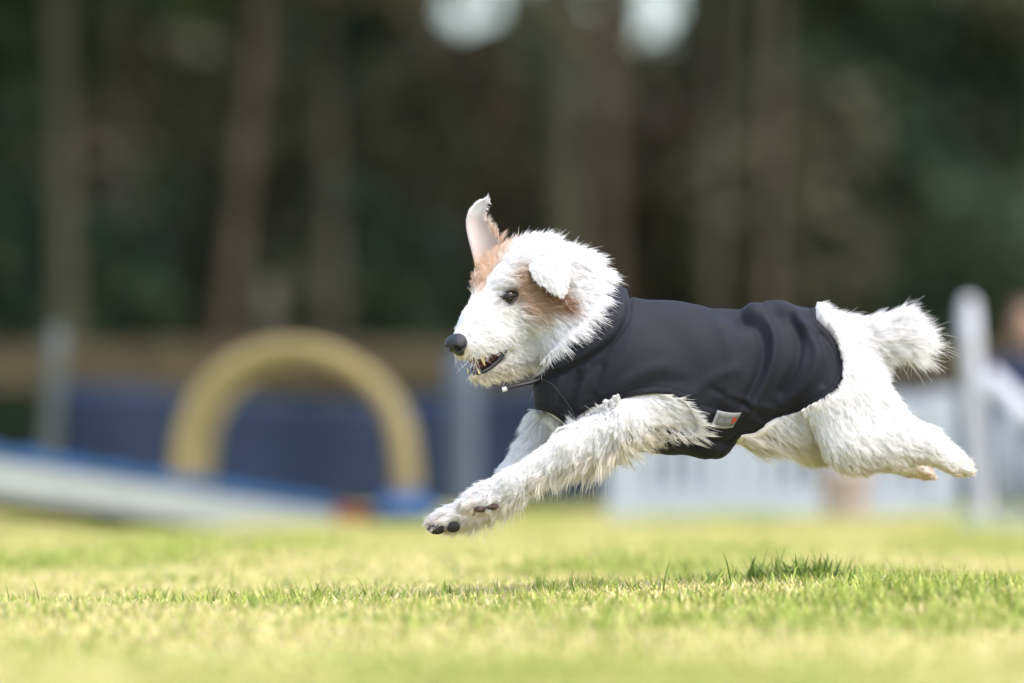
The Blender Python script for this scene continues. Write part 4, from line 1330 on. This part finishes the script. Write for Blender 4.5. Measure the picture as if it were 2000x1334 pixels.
# jacket details
def jsurf(u, v):
    """front (camera side) depth of the jacket surface at u,v"""
    m = (np.abs(cv[:, 0] - u) < 9) & (np.abs(cv[:, 1] - v) < 9) & (cv[:, 2] < 0)
    return float(np.min(cv[m, 2])) if m.any() else -95.0
PATCHM = mat_plain('grey_woven_label', (.11, .11, .10), .6, .12, 200)
BORDER = mat_plain('silver_label_edge', (.24, .24, .245), .5, .1, 200)
REDM = mat_plain('red_print', (.42, .03, .012), .5, .05, 50)
LETM = mat_plain('pale_print', (.24, .26, .31), .5, .05, 50)
q4 = np.array([(1401, 801), (1448, 806), (1431, 835), (1388, 834)], float)
zc = [jsurf(*q) for q in q4]
q4 = np.column_stack([q4, np.array(zc)])
def lab(s, t, h):
    top = q4[0] * (1 - s) + q4[1] * s; bot = q4[3] * (1 - s) + q4[2] * s
    p = top * (1 - t) + bot * t
    p = p + np.array([0, 1, 0]) * 2.5 * math.sin(math.pi * s) + np.array([0, 0, -1]) * (h + 2.0 * math.sin(math.pi * s))
    return p
def lab_sheet(name, s0, s1, t0, t1, h, mat, parent, n=9, thick=1.2):
    V = []
    for s in np.linspace(s0, s1, n):
        for t in np.linspace(t0, t1, n): V.append(lab(s, t, h))
    V = W(np.array(V))
    i, j = np.meshgrid(np.arange(n - 1), np.arange(n - 1), indexing='ij'); i, j = i.ravel(), j.ravel()
    q = np.stack([i * n + j, (i + 1) * n + j, (i + 1) * n + j + 1, i * n + j + 1], -1)
    o = mesh_np(name, V, q, mat, parent)
    md = o.modifiers.new('thick', 'SOLIDIFY'); md.thickness = thick * S; md.offset = 0
    return o
lbl = lab_sheet('brand_label', .0, 1, .0, 1, 2.5, BORDER, jacket)
lab_sheet('label_field', .13, .985, .19, .83, 3.6, PATCHM, jacket)
def text_on_label(txt, s0, s1, t0, t1):
    cu = bpy.data.curves.new('lettering', 'FONT'); cu.body = txt; cu.resolution_u = 2
    to = bpy.data.objects.new('tmp_text', cu); COL.objects.link(to)
    dg = bpy.context.evaluated_depsgraph_get()
    me = bpy.data.meshes.new_from_object(to.evaluated_get(dg))
    bpy.data.objects.remove(to)
    co = np.array([v.co[:] for v in me.vertices])
    mn, mx = co.min(0), co.max(0)
    s = s0 + (s1 - s0) * (co[:, 0] - mn[0]) / (mx[0] - mn[0]); t = t1 + (t0 - t1) * (co[:, 1] - mn[1]) / (mx[1] - mn[1])
    w = W(np.array([lab(a, b, 4.8) for a, b in zip(s, t)]))
    for v, p in zip(me.vertices, w): v.co = p
    me.materials.clear(); me.materials.append(LETM)
    return link('lettering', me, jacket)
text_on_label('WOLTERS', .20, .76, .36, .66)
rp = []
for a in np.linspace(0, 2 * math.pi, 12, endpoint=False):
    rr = 1 + .18 * math.cos(3 * a)
    rp.append(lab(.865 + .085 * rr * math.cos(a), .50 + .20 * rr * math.sin(a), 5.0))
rp.append(lab(.865, .5, 5.6))
k = np.arange(12)
mesh_np('red_emblem', W(np.array(rp)), np.stack([np.full(12, 12), (k + 1) % 12, k], -1), REDM, jacket)
def strap(name, pts, r, mat, seg=8):
    p = spline(np.array(pts, float), 6)
    V, F = join([tube(W(p), np.full(len(p), r * S), seg)])
    return mesh_np(name, V, F, mat, jacket)
strap('zip_pull', [(1066, 736, -34), (1042, 746, -44), (1012, 753, -52), (989, 759, -54)], 3.8, DARK)
strap('zip_pull_tip', [(990, 758.5, -54.5), (985, 760.5, -54.5), (981, 761.5, -54.5)], 4.6, REFL)
strap('cord_end', [(1296, 594, 0), (1316, 592, -10), (1330, 592, -14)], 1.8, DARK)
strap('cord_end', [(1336, 606, -4), (1350, 602, -10), (1363, 597, -14)], 1.8, DARK)
ps = spline(np.array([(1062, 742), (1080, 752), (1096, 772), (1116, 800), (1128, 826)], float), 5)
ps3 = np.array([(a, b, jsurf(a, b) + 0.2) for a, b in ps])
ps3[:, 2] = np.convolve(np.pad(ps3[:, 2], 2, 'edge'), np.ones(5) / 5, 'valid')
V, F = join([tube(W(ps3), np.full(len(ps3), 1.0 * S), 6)])
mesh_np('zip_line', V, F, DARK, jacket)

# ---- fur strands
def sample_surface(V, Q, n, r, wfun=None):
    T = np.concatenate([Q[:, [0, 1, 2]], Q[:, [0, 2, 3]]])
    a, b, c = V[T[:, 0]], V[T[:, 1]], V[T[:, 2]]
    ar = np.linalg.norm(np.cross(b - a, c - a), axis=1)
    if wfun is not None: ar = ar * wfun((a + b + c) / 3)
    k = r.choice(len(T), n, p=ar / ar.sum())
    s, t = r.uniform(0, 1, (2, n))
    m = s + t > 1
    s[m], t[m] = 1 - s[m], 1 - t[m]
    return a[k] + s[:, None] * (b[k] - a[k]) + t[:, None] * (c[k] - a[k]), T[k], s, t

NF = 230000
rf = np.random.default_rng(21)
def wf(p):
    w = np.ones(len(p))
    w *= np.where((p[:, 2] > 45) & ((p[:, 1] < 770) | (p[:, 0] > 1200)), .4, 1.0)
    w *= np.where(p[:, 0] < 1210, 1.35, 1.0)
    cp = cover(p)
    cov = (cp < np.where((p[:, 0] < 1215) & (p[:, 1] < 735), 4, np.where(p[:, 0] > 1490, -7, 3))) & (samp(jf, jax, p) < 16)
    w[cov] = 0
    w[(p[:, 1] > 705) & (p[:, 0] > 1030) & (p[:, 0] < 1100) & (p[:, 1] < 800) & (cp < 26)] = 0
    return w
rp_, rt, s_, t_ = sample_surface(BV, BQ, NF, rf, wf)
rn = nrm(BN[rt[:, 0]] * (1 - s_ - t_)[:, None] + BN[rt[:, 1]] * s_[:, None] + BN[rt[:, 2]] * t_[:, None])
hl = toH(rp_)
ok = np.ones(NF, bool)
for sg in (1, -1):
    ok &= np.linalg.norm((hl - np.array([54, sg * 42, 5])) / np.array([1, 1, .72]), axis=1) > 19
ok &= carve[0].d(rp_) > 4.5
ok &= d_ell(rp_, H(184, 0, -36), (22, 25, 21), HR) > 1
for c in ((853, 1034, -6), (886, 1032, -8), (845, 1032, 14), (870, 1032, 20), (938, 995, -82), (962, 991, -84)):
    ok &= np.linalg.norm((rp_ - np.array(c)) / np.array([1.3, .9, 1]), axis=1) > 12
rp_, rn, hl = rp_[ok], rn[ok], hl[ok]
n = len(rp_)
# blend the comb direction and length of the nearby shapes
wsum = np.zeros(n); comb = np.zeros((n, 3)); ln = np.zeros(n); lift = np.zeros(n); fea = np.zeros(n); mess = np.zeros(n)
for pr in body:
    w = np.exp(-np.clip(pr.d(rp_), -4, 90) / 7.0)
    wsum += w; comb += w[:, None] * pr.comb; ln += w * pr.ln; lift += w * pr.lift; fea += w * pr.fea; mess += w * pr.mess
comb /= wsum[:, None]; ln /= wsum; lift /= wsum; fea /= wsum; mess /= wsum

def grow(root, nor, comb, ln, lift, fea, mess, r, vary=0.0, pts=7, grav=.35, clump=.42):
    n = len(root)
    # guides
    ng_ = max(8, int(n / 15))
    gid = r.choice(n, ng_, replace=False)
    kd = kdtree.KDTree(ng_)
    for i, g in enumerate(gid): kd.insert(Vector(root[g]), i)
    kd.balance()
    own = np.array([kd.find(Vector(p))[1] for p in root])
    gnoise = r.normal(size=(ng_, 3))
    glen = r.uniform(.65, 1.35, ng_)
    down = np.clip(nor[:, 1], 0, 1)
    L = 1.15 * ln * glen[own] ** (1 + .9 * vary) * r.uniform(.7, 1.15, n) * (1 + fea * down * 1.6)
    lone_ = r.uniform(0, 1, n) < .14
    L = np.where(lone_, L * 1.25, L)
    d0 = nrm(comb + (gnoise[own] * .42 + r.normal(size=(n, 3)) * .22) * mess[:, None])
    tang = nrm(d0 - nor * (d0 * nor).sum(1, keepdims=True))
    dirc = nrm(tang + nor * (lift * r.uniform(.7, 1.3, n))[:, None])
    cur = root - nor * 1.5
    out = [cur]
    curl = r.normal(size=(n, 3)) * .07 + gnoise[own] * .12 * mess[:, None]
    g = np.array([.12, 1, 0]) * grav
    for k in range(1, pts):
        t = k / (pts - 1)
        dirc = nrm(dirc + (d0 - dirc) * .10 + g * .22 * t * (.4 + fea[:, None] * .5) + curl * .5)
        # keep above the skin
        dp = (dirc * nor).sum(1, keepdims=True)
        dirc = nrm(dirc + nor * np.maximum(0.06 - dp, 0) * (1 - t))
        cur = cur + dirc * (L / (pts - 1))[:, None]
        out.append(cur)
    X = np.stack(out, 1)
    gx2 = X[gid]
    tt = (np.linspace(0, 1, pts) ** 1.3)[None, :, None] * clump
    target = gx2[own] + (X[:, :1] - gx2[own][:, :1]) * (1 - np.linspace(0, 1, pts)[None, :, None] * .93)
    amt = tt * r.uniform(.6, 1.0, (n, 1, 1)) * (1 + .75 * np.clip(fea * down * 1.4, 0, 1))[:, None, None]
    lone = lone_[:, None, None]
    X = np.where(lone, X, X * (1 - amt) + target * amt)
    return X

# hair beside the jacket's edge is long and lies over it
ce = cover(rp_)
ej = np.exp(-(np.maximum(ce, 0) / 32) ** 2) * (samp(jf, jax, rp_) < 40)
nk = ej * (rp_[:, 0] < 1215)
ln = ln * (1 - .10 * nk) * (1 - .4 * nk * np.clip(-rn[:, 1], 0, 1)); lift = lift + .30 * nk; mess = mess * (1 - .3 * nk)
rp_ = rp_ + rn * (nk * 5)[:, None]
ln = ln * (1 - .7 * sstep(rp_[:, 1], 660, 690) * sstep(-rp_[:, 1], -800, -780) * (rp_[:, 0] > 1030) * (rp_[:, 0] < 1125) * sstep(-ce, -45, -20))
ln = ln * (1 - .55 * sstep(-carve[0].d(rp_), -24, -8) * (hl[:, 2] < -88))
inh = sstep(-poly_sd(rp_, J_HOLE), -4, 6) * sstep(-np.min([t.d(rp_) for t in torso], 0), -14, -4)
ln = ln * (1 - .3 * inh); lift = lift * (1 - .5 * inh)
X1 = grow(rp_, rn, comb, ln, lift, fea, mess, rf, np.clip(nk * 1.3, 0, 1))
near_j = ej > .02
Xn = X1[near_j]
for k in range(1, Xn.shape[1]):
    q = Xn[:, k]
    cq = cover(q)
    dq = samp(jf, jax, q)
    push = np.clip(np.where(rp_[near_j][:, 0] < 1215, 17, 12) - dq, 0, 40) * np.where(rp_[near_j][:, 0] < 1215, sstep(-cq, -16, 3), sstep(-cq, -5, 4)) * (dq < 20)
    Xn[:, k:] += (rn[near_j] * push[:, None])[:, None]
X1[near_j] = Xn
C1 = fur_colour(rp_ * .45 + X1[:, 3] * .55, rn, rf, .14)
rad1 = np.full(n, .34)
# short coat on the ears
def ear_fur(V, Q, N_, comb, ln, r, flip, colf):
    p, T, s, t = sample_surface(V, Q, N_, r)
    nn = vnormals(V, Q)[T[:, 0]]
    sg = np.where(r.uniform(0, 1, N_) < .5, 1, -1)[:, None]
    nn = nn * sg
    m = np.full(N_, .35)
    X = grow(p + nn * 1.2, nn, np.tile(nrm(np.array(comb, float)), (N_, 1)), np.full(N_, ln), np.full(N_, .22), np.zeros(N_), m, r)
    return X, colf(p, r), np.full(N_, .34)
def far_col(p, r):
    w = sstep(p[:, 0] + r.normal(size=len(p)) * 5, 935, 965) * sstep(p[:, 1], 405, 440)
    c = np.array(EW) * (1 - w[:, None]) + ORG * w[:, None]
    return c
def near_col(p, r):
    return np.tile(WHT, (len(p), 1)) * r.uniform(.9, 1, (len(p), 1))
X2, C2, r2 = ear_fur(FEV, FEQ, 3500, (.25, -.9, .2), 7, rf, False, far_col)
X3, C3, r3 = ear_fur(NEV, NEQ, 7000, (.5, .85, -.1), 9, rf, False, near_col)
# orange fringe and ear tip wisps of the raised ear
m = 600
tt = rf.uniform(0, 1, m)
edge = spline(np.array([r[1] for r in far_rows], float), 5)
ei = (tt * (len(edge) - 1)).astype(int)
root = edge[ei] + rf.normal(size=(m, 3)) * 2
X4 = grow(root, np.tile(nrm(np.array([.8, -.3, .1])), (m, 1)), np.tile(nrm(np.array([.75, -.5, -.1])), (m, 1)), np.where(tt < .5, 16, 8).astype(float), np.full(m, .4), np.zeros(m), np.full(m, .7), rf, grav=.1)
wq = (np.clip(1.1 - tt * 1.5, 0, 1) * rf.uniform(.3, 1, m))[:, None]
C4 = ORG * wq + np.array(EW) * (1 - wq)
# whiskers and a few long stray hairs
m = 70
root = np.stack([H(rf.uniform(140, 176), (14 + rf.uniform(0, 16)) * (1 if i % 3 else -1), rf.uniform(-72, -46)) for i in range(m)])
hn = nrm(np.stack([Hd(.3, .9 * (1 if i % 3 else -1), -.3) for i in range(m)]))
X5 = grow(root, hn, nrm(np.tile(Hd(.25, .25, -.8), (m, 1)) + rf.normal(size=(m, 3)) * .5), rf.uniform(22, 42, m), np.full(m, .6), np.zeros(m), np.full(m, .5), rf, grav=.1, clump=0)
C5 = np.tile(np.array([.82, .80, .75]), (m, 1))
# brow hairs hanging over the eye
m = 260
root = np.stack([H(rf.uniform(28, 56), sg * rf.uniform(28, 46), rf.uniform(24, 34)) for sg in (1, -1) for _ in range(m // 2)])
X6 = grow(root, nrm(np.tile(Hd(.4, .3, .8), (m, 1))), nrm(np.tile(Hd(.5, .35, -.45), (m, 1)) + rf.normal(size=(m, 3)) * .25), rf.uniform(9, 15, m), np.full(m, .35), np.zeros(m), np.full(m, .4), rf)
C6 = np.where(rf.uniform(0, 1, (m, 1)) < .35, TAN, WHT)
XX = np.concatenate([X1, X2, X3, X4, X5, X6])
CC = np.concatenate([C1, C2, C3, C4, C5, C6])
RR = np.concatenate([rad1, r2, r3, np.full(len(X4), .34), np.full(len(X5), .26), np.full(len(X6), .36)])
ns, np_ = XX.shape[:2]
hc = bpy.data.hair_curves.new('fur')
hc.add_curves([np_] * ns)
hc.attributes['position'].data.foreach_set('vector', W(XX).astype(np.float32).ravel())
ra_ = hc.attributes.get('radius') or hc.attributes.new('radius', 'FLOAT', 'POINT')
prof = np.array([1, 1, .95, .85, .7, .5, .18])
ra_.data.foreach_set('value', (RR[:, None] * prof[None] * S).astype(np.float32).ravel())
ca = hc.attributes.new('fcol', 'FLOAT_COLOR', 'CURVE')
c4 = np.ones((ns, 4), np.float32); c4[:, :3] = np.clip(CC, 0, .93)
ca.data.foreach_set('color', c4.ravel())
hc.materials.append(FUR)
link('fur', hc, dog)

# ------------------------------------------------------------------ person at the right edge and fallen leaves
PSC = 0.82
def person():
    D = 24.5
    x0, z0 = xz(2008, 640, D)
    base = np.array([x0, D - DIST, 0.0])
    M = lambda v: base + np.asarray(v) * PSC / 1000.0
    root = tag(empty('person', tuple(base)), 'person in a dark blue jacket kneeling at the right edge of the picture', 'person')
    SK = mat_plain('skin', (.36, .22, .15), .5, .08, 30)
    NAVY = mat_plain('navy_cloth', (.018, .024, .055), .8, .15, 20)
    TRS = mat_plain('dark_trousers', (.02, .02, .024), .85, .15, 20)
    HAIR = mat_plain('brown_hair', (.10, .055, .03), .6, .3, 60)
    def bl(name, prims, mat, cell, carve=(), par=root):
        lo = np.min([p.box()[0] for p in prims], 0) - 30; hi = np.max([p.box()[1] for p in prims], 0) + 30
        f, a = field(prims, lo, hi, cell, 0, carve)
        v, q = nets(f, a)
        return mesh_np(name, M(relax(v, q, 2, .5)), q, mat, par)
    HZ = 890
    head = [Pr('e', (0, 0, HZ + 25), (76, 92, 88), k=20), Pr('e', (0, -22, HZ - 40), (58, 68, 66), k=25), Pr('c', (0, 25, HZ - 70), 54, (0, 30, HZ - 190), 58, 1, 25),
            Pr('c', (0, -92, HZ + 4), 10, (0, -106, HZ - 28), 14, 1, 10), Pr('e', (0, -88, HZ - 62), (26, 10, 7), k=6),
            Pr('e', (76, 5, HZ - 8), (9, 18, 30), k=6), Pr('e', (-76, 5, HZ - 8), (9, 18, 30), k=6)]
    for sg in (1, -1):                      # hands resting on the thighs
        head.append(Pr('c', (sg * 150, -190, 300), 26, (sg * 130, -250, 285), 34, 1, 18))
        for k in range(4):
            head.append(Pr('c', (sg * (108 + 15 * k), -275, 285), 10, (sg * (104 + 17 * k), -325 + 6 * abs(k - 1.5), 270), 8, 1, 3))
        head.append(Pr('c', (sg * 105, -240, 285), 12, (sg * 82, -278, 280), 9, 1, 4))
        head.append(Pr('c', (sg * 205, 20, 640), 60, (sg * 225, 0, 420), 40, 1, 20))
        head.append(Pr('c', (sg * 225, 0, 420), 38, (sg * 150, -190, 300), 26, 1, 18))
        head.append(Pr('c', (sg * 90, 90, 190), 100, (sg * 110, -280, 180), 66, 1, 30))
        head.append(Pr('c', (sg * 110, -280, 100), 60, (sg * 100, 160, 70), 42, 1, 25))
        head.append(Pr('c', (sg * 100, 160, 70), 40, (sg * 95, 290, 45), 32, 1, 18))
    head += [Pr('c', (0, 100, 220), 130, (0, 60, 480), 125, 1, 40), Pr('c', (-120, 45, 650), 80, (120, 45, 650), 80, 1, 40), Pr('c', (0, 55, 480), 125, (0, 45, 640), 115, 1, 40)]
    eyes_c = [Pr('e', (sg * 30, -90, HZ + 8), (16, 12, 9), k=8) for sg in (1, -1)]
    bl('body', head, SK, 9.0, eyes_c)
    for sg in (1, -1):
        bm = bmesh.new(); bmesh.ops.create_uvsphere(bm, u_segments=12, v_segments=8, radius=11)
        for v in bm.verts: v.co = Vector(M(np.array(v.co) + np.array([sg * 30, -78, HZ + 8])))
        bm_obj('eye', bm, mat_plain('dark_eye', (.03, .02, .015), .1, 0, 10), root, True)
    bl('hair', [Pr('e', (0, 14, HZ + 42), (86, 96, 86), k=20), Pr('e', (0, 55, HZ - 20), (80, 62, 110), k=30)], HAIR, 9.0,
       [Pr('e', (0, -105, HZ - 30), (92, 110, 105), k=12)])
    jk = [Pr('c', (0, 100, 220), 148, (0, 60, 480), 142, 1, 40), Pr('c', (0, 55, 480), 142, (0, 45, 640), 130, 1, 40), Pr('c', (-125, 45, 650), 94, (125, 45, 650), 94, 1, 40), Pr('c', (0, 40, 700), 80, (0, 34, 745), 70, 1, 25)]
    for sg in (1, -1):
        jk += [Pr('c', (sg * 205, 20, 640), 74, (sg * 228, 0, 420), 54, 1, 22), Pr('c', (sg * 228, 0, 420), 52, (sg * 160, -165, 312), 38, 1, 20)]
    bl('jacket', jk, NAVY, 9.0)
    tr = []
    for sg in (1, -1):
        tr += [Pr('c', (sg * 90, 90, 190), 112, (sg * 110, -280, 180), 80, 1, 30), Pr('c', (sg * 110, -280, 100), 74, (sg * 100, 160, 75), 56, 1, 25)]
    bl('trousers', tr, TRS, 10.0)
    for sg in (1, -1):
        bl('shoe', [Pr('c', (sg * 98, 190, 62), 48, (sg * 95, 320, 50), 40, 1, 18)], TRS, 9.0)
person()

def fallen_leaf(label, u, D, L, col, tilt):
    x, y = px_ground(u, D)
    n, m = 13, 7
    V = []
    for i in range(n):
        t = i / (n - 1)
        wd = math.sin(math.pi * t ** 0.8) ** 0.8 * 0.32 * L * (1 + .12 * math.sin(t * 26))
        for j in range(m):
            s = -1 + 2 * j / (m - 1)
            V.append(((t - .5) * L, s * wd, .10 * L * abs(s) ** 1.5 * wd / (.3 * L) + .16 * L * (2 * t - 1) ** 2))
    V = np.array(V)
    c, s = math.cos(tilt), math.sin(tilt)
    V = np.stack([V[:, 0] * c, V[:, 1], V[:, 2] + V[:, 0] * s * .9], -1) + np.array([x, y, float(ground_z(x, y)) + .020 + L * .2])
    i, j = np.meshgrid(np.arange(n - 1), np.arange(m - 1), indexing='ij'); i, j = i.ravel(), j.ravel()
    q = np.stack([i * m + j, (i + 1) * m + j, (i + 1) * m + j + 1, i * m + j + 1], -1)
    root = tag(empty('fallen_leaf', (x, y, 0)), label, 'leaf')
    mt = mat_plain('dry_leaf', col, .8, .2, 60)
    o = mesh_np('blade', V, q, mt, root)
    md = o.modifiers.new('thick', 'SOLIDIFY'); md.thickness = .0008
    a = V[(m // 2)]
    VV, F = join([tube([a, a + np.array([-.18 * L, .03 * L, .02 * L]), a + np.array([-.36 * L, .02 * L, -.08 * L])], .0009, 6)])
    mesh_np('stalk', VV, F, mt, root)
fallen_leaf('pale dry leaf lying on the grass left of the dog', 475, 12.4, .048, (.66, .55, .44), .35)
fallen_leaf('small dark brown leaf standing in the grass below the dog', 1075, 10.6, .026, (.10, .06, .04), 1.0)
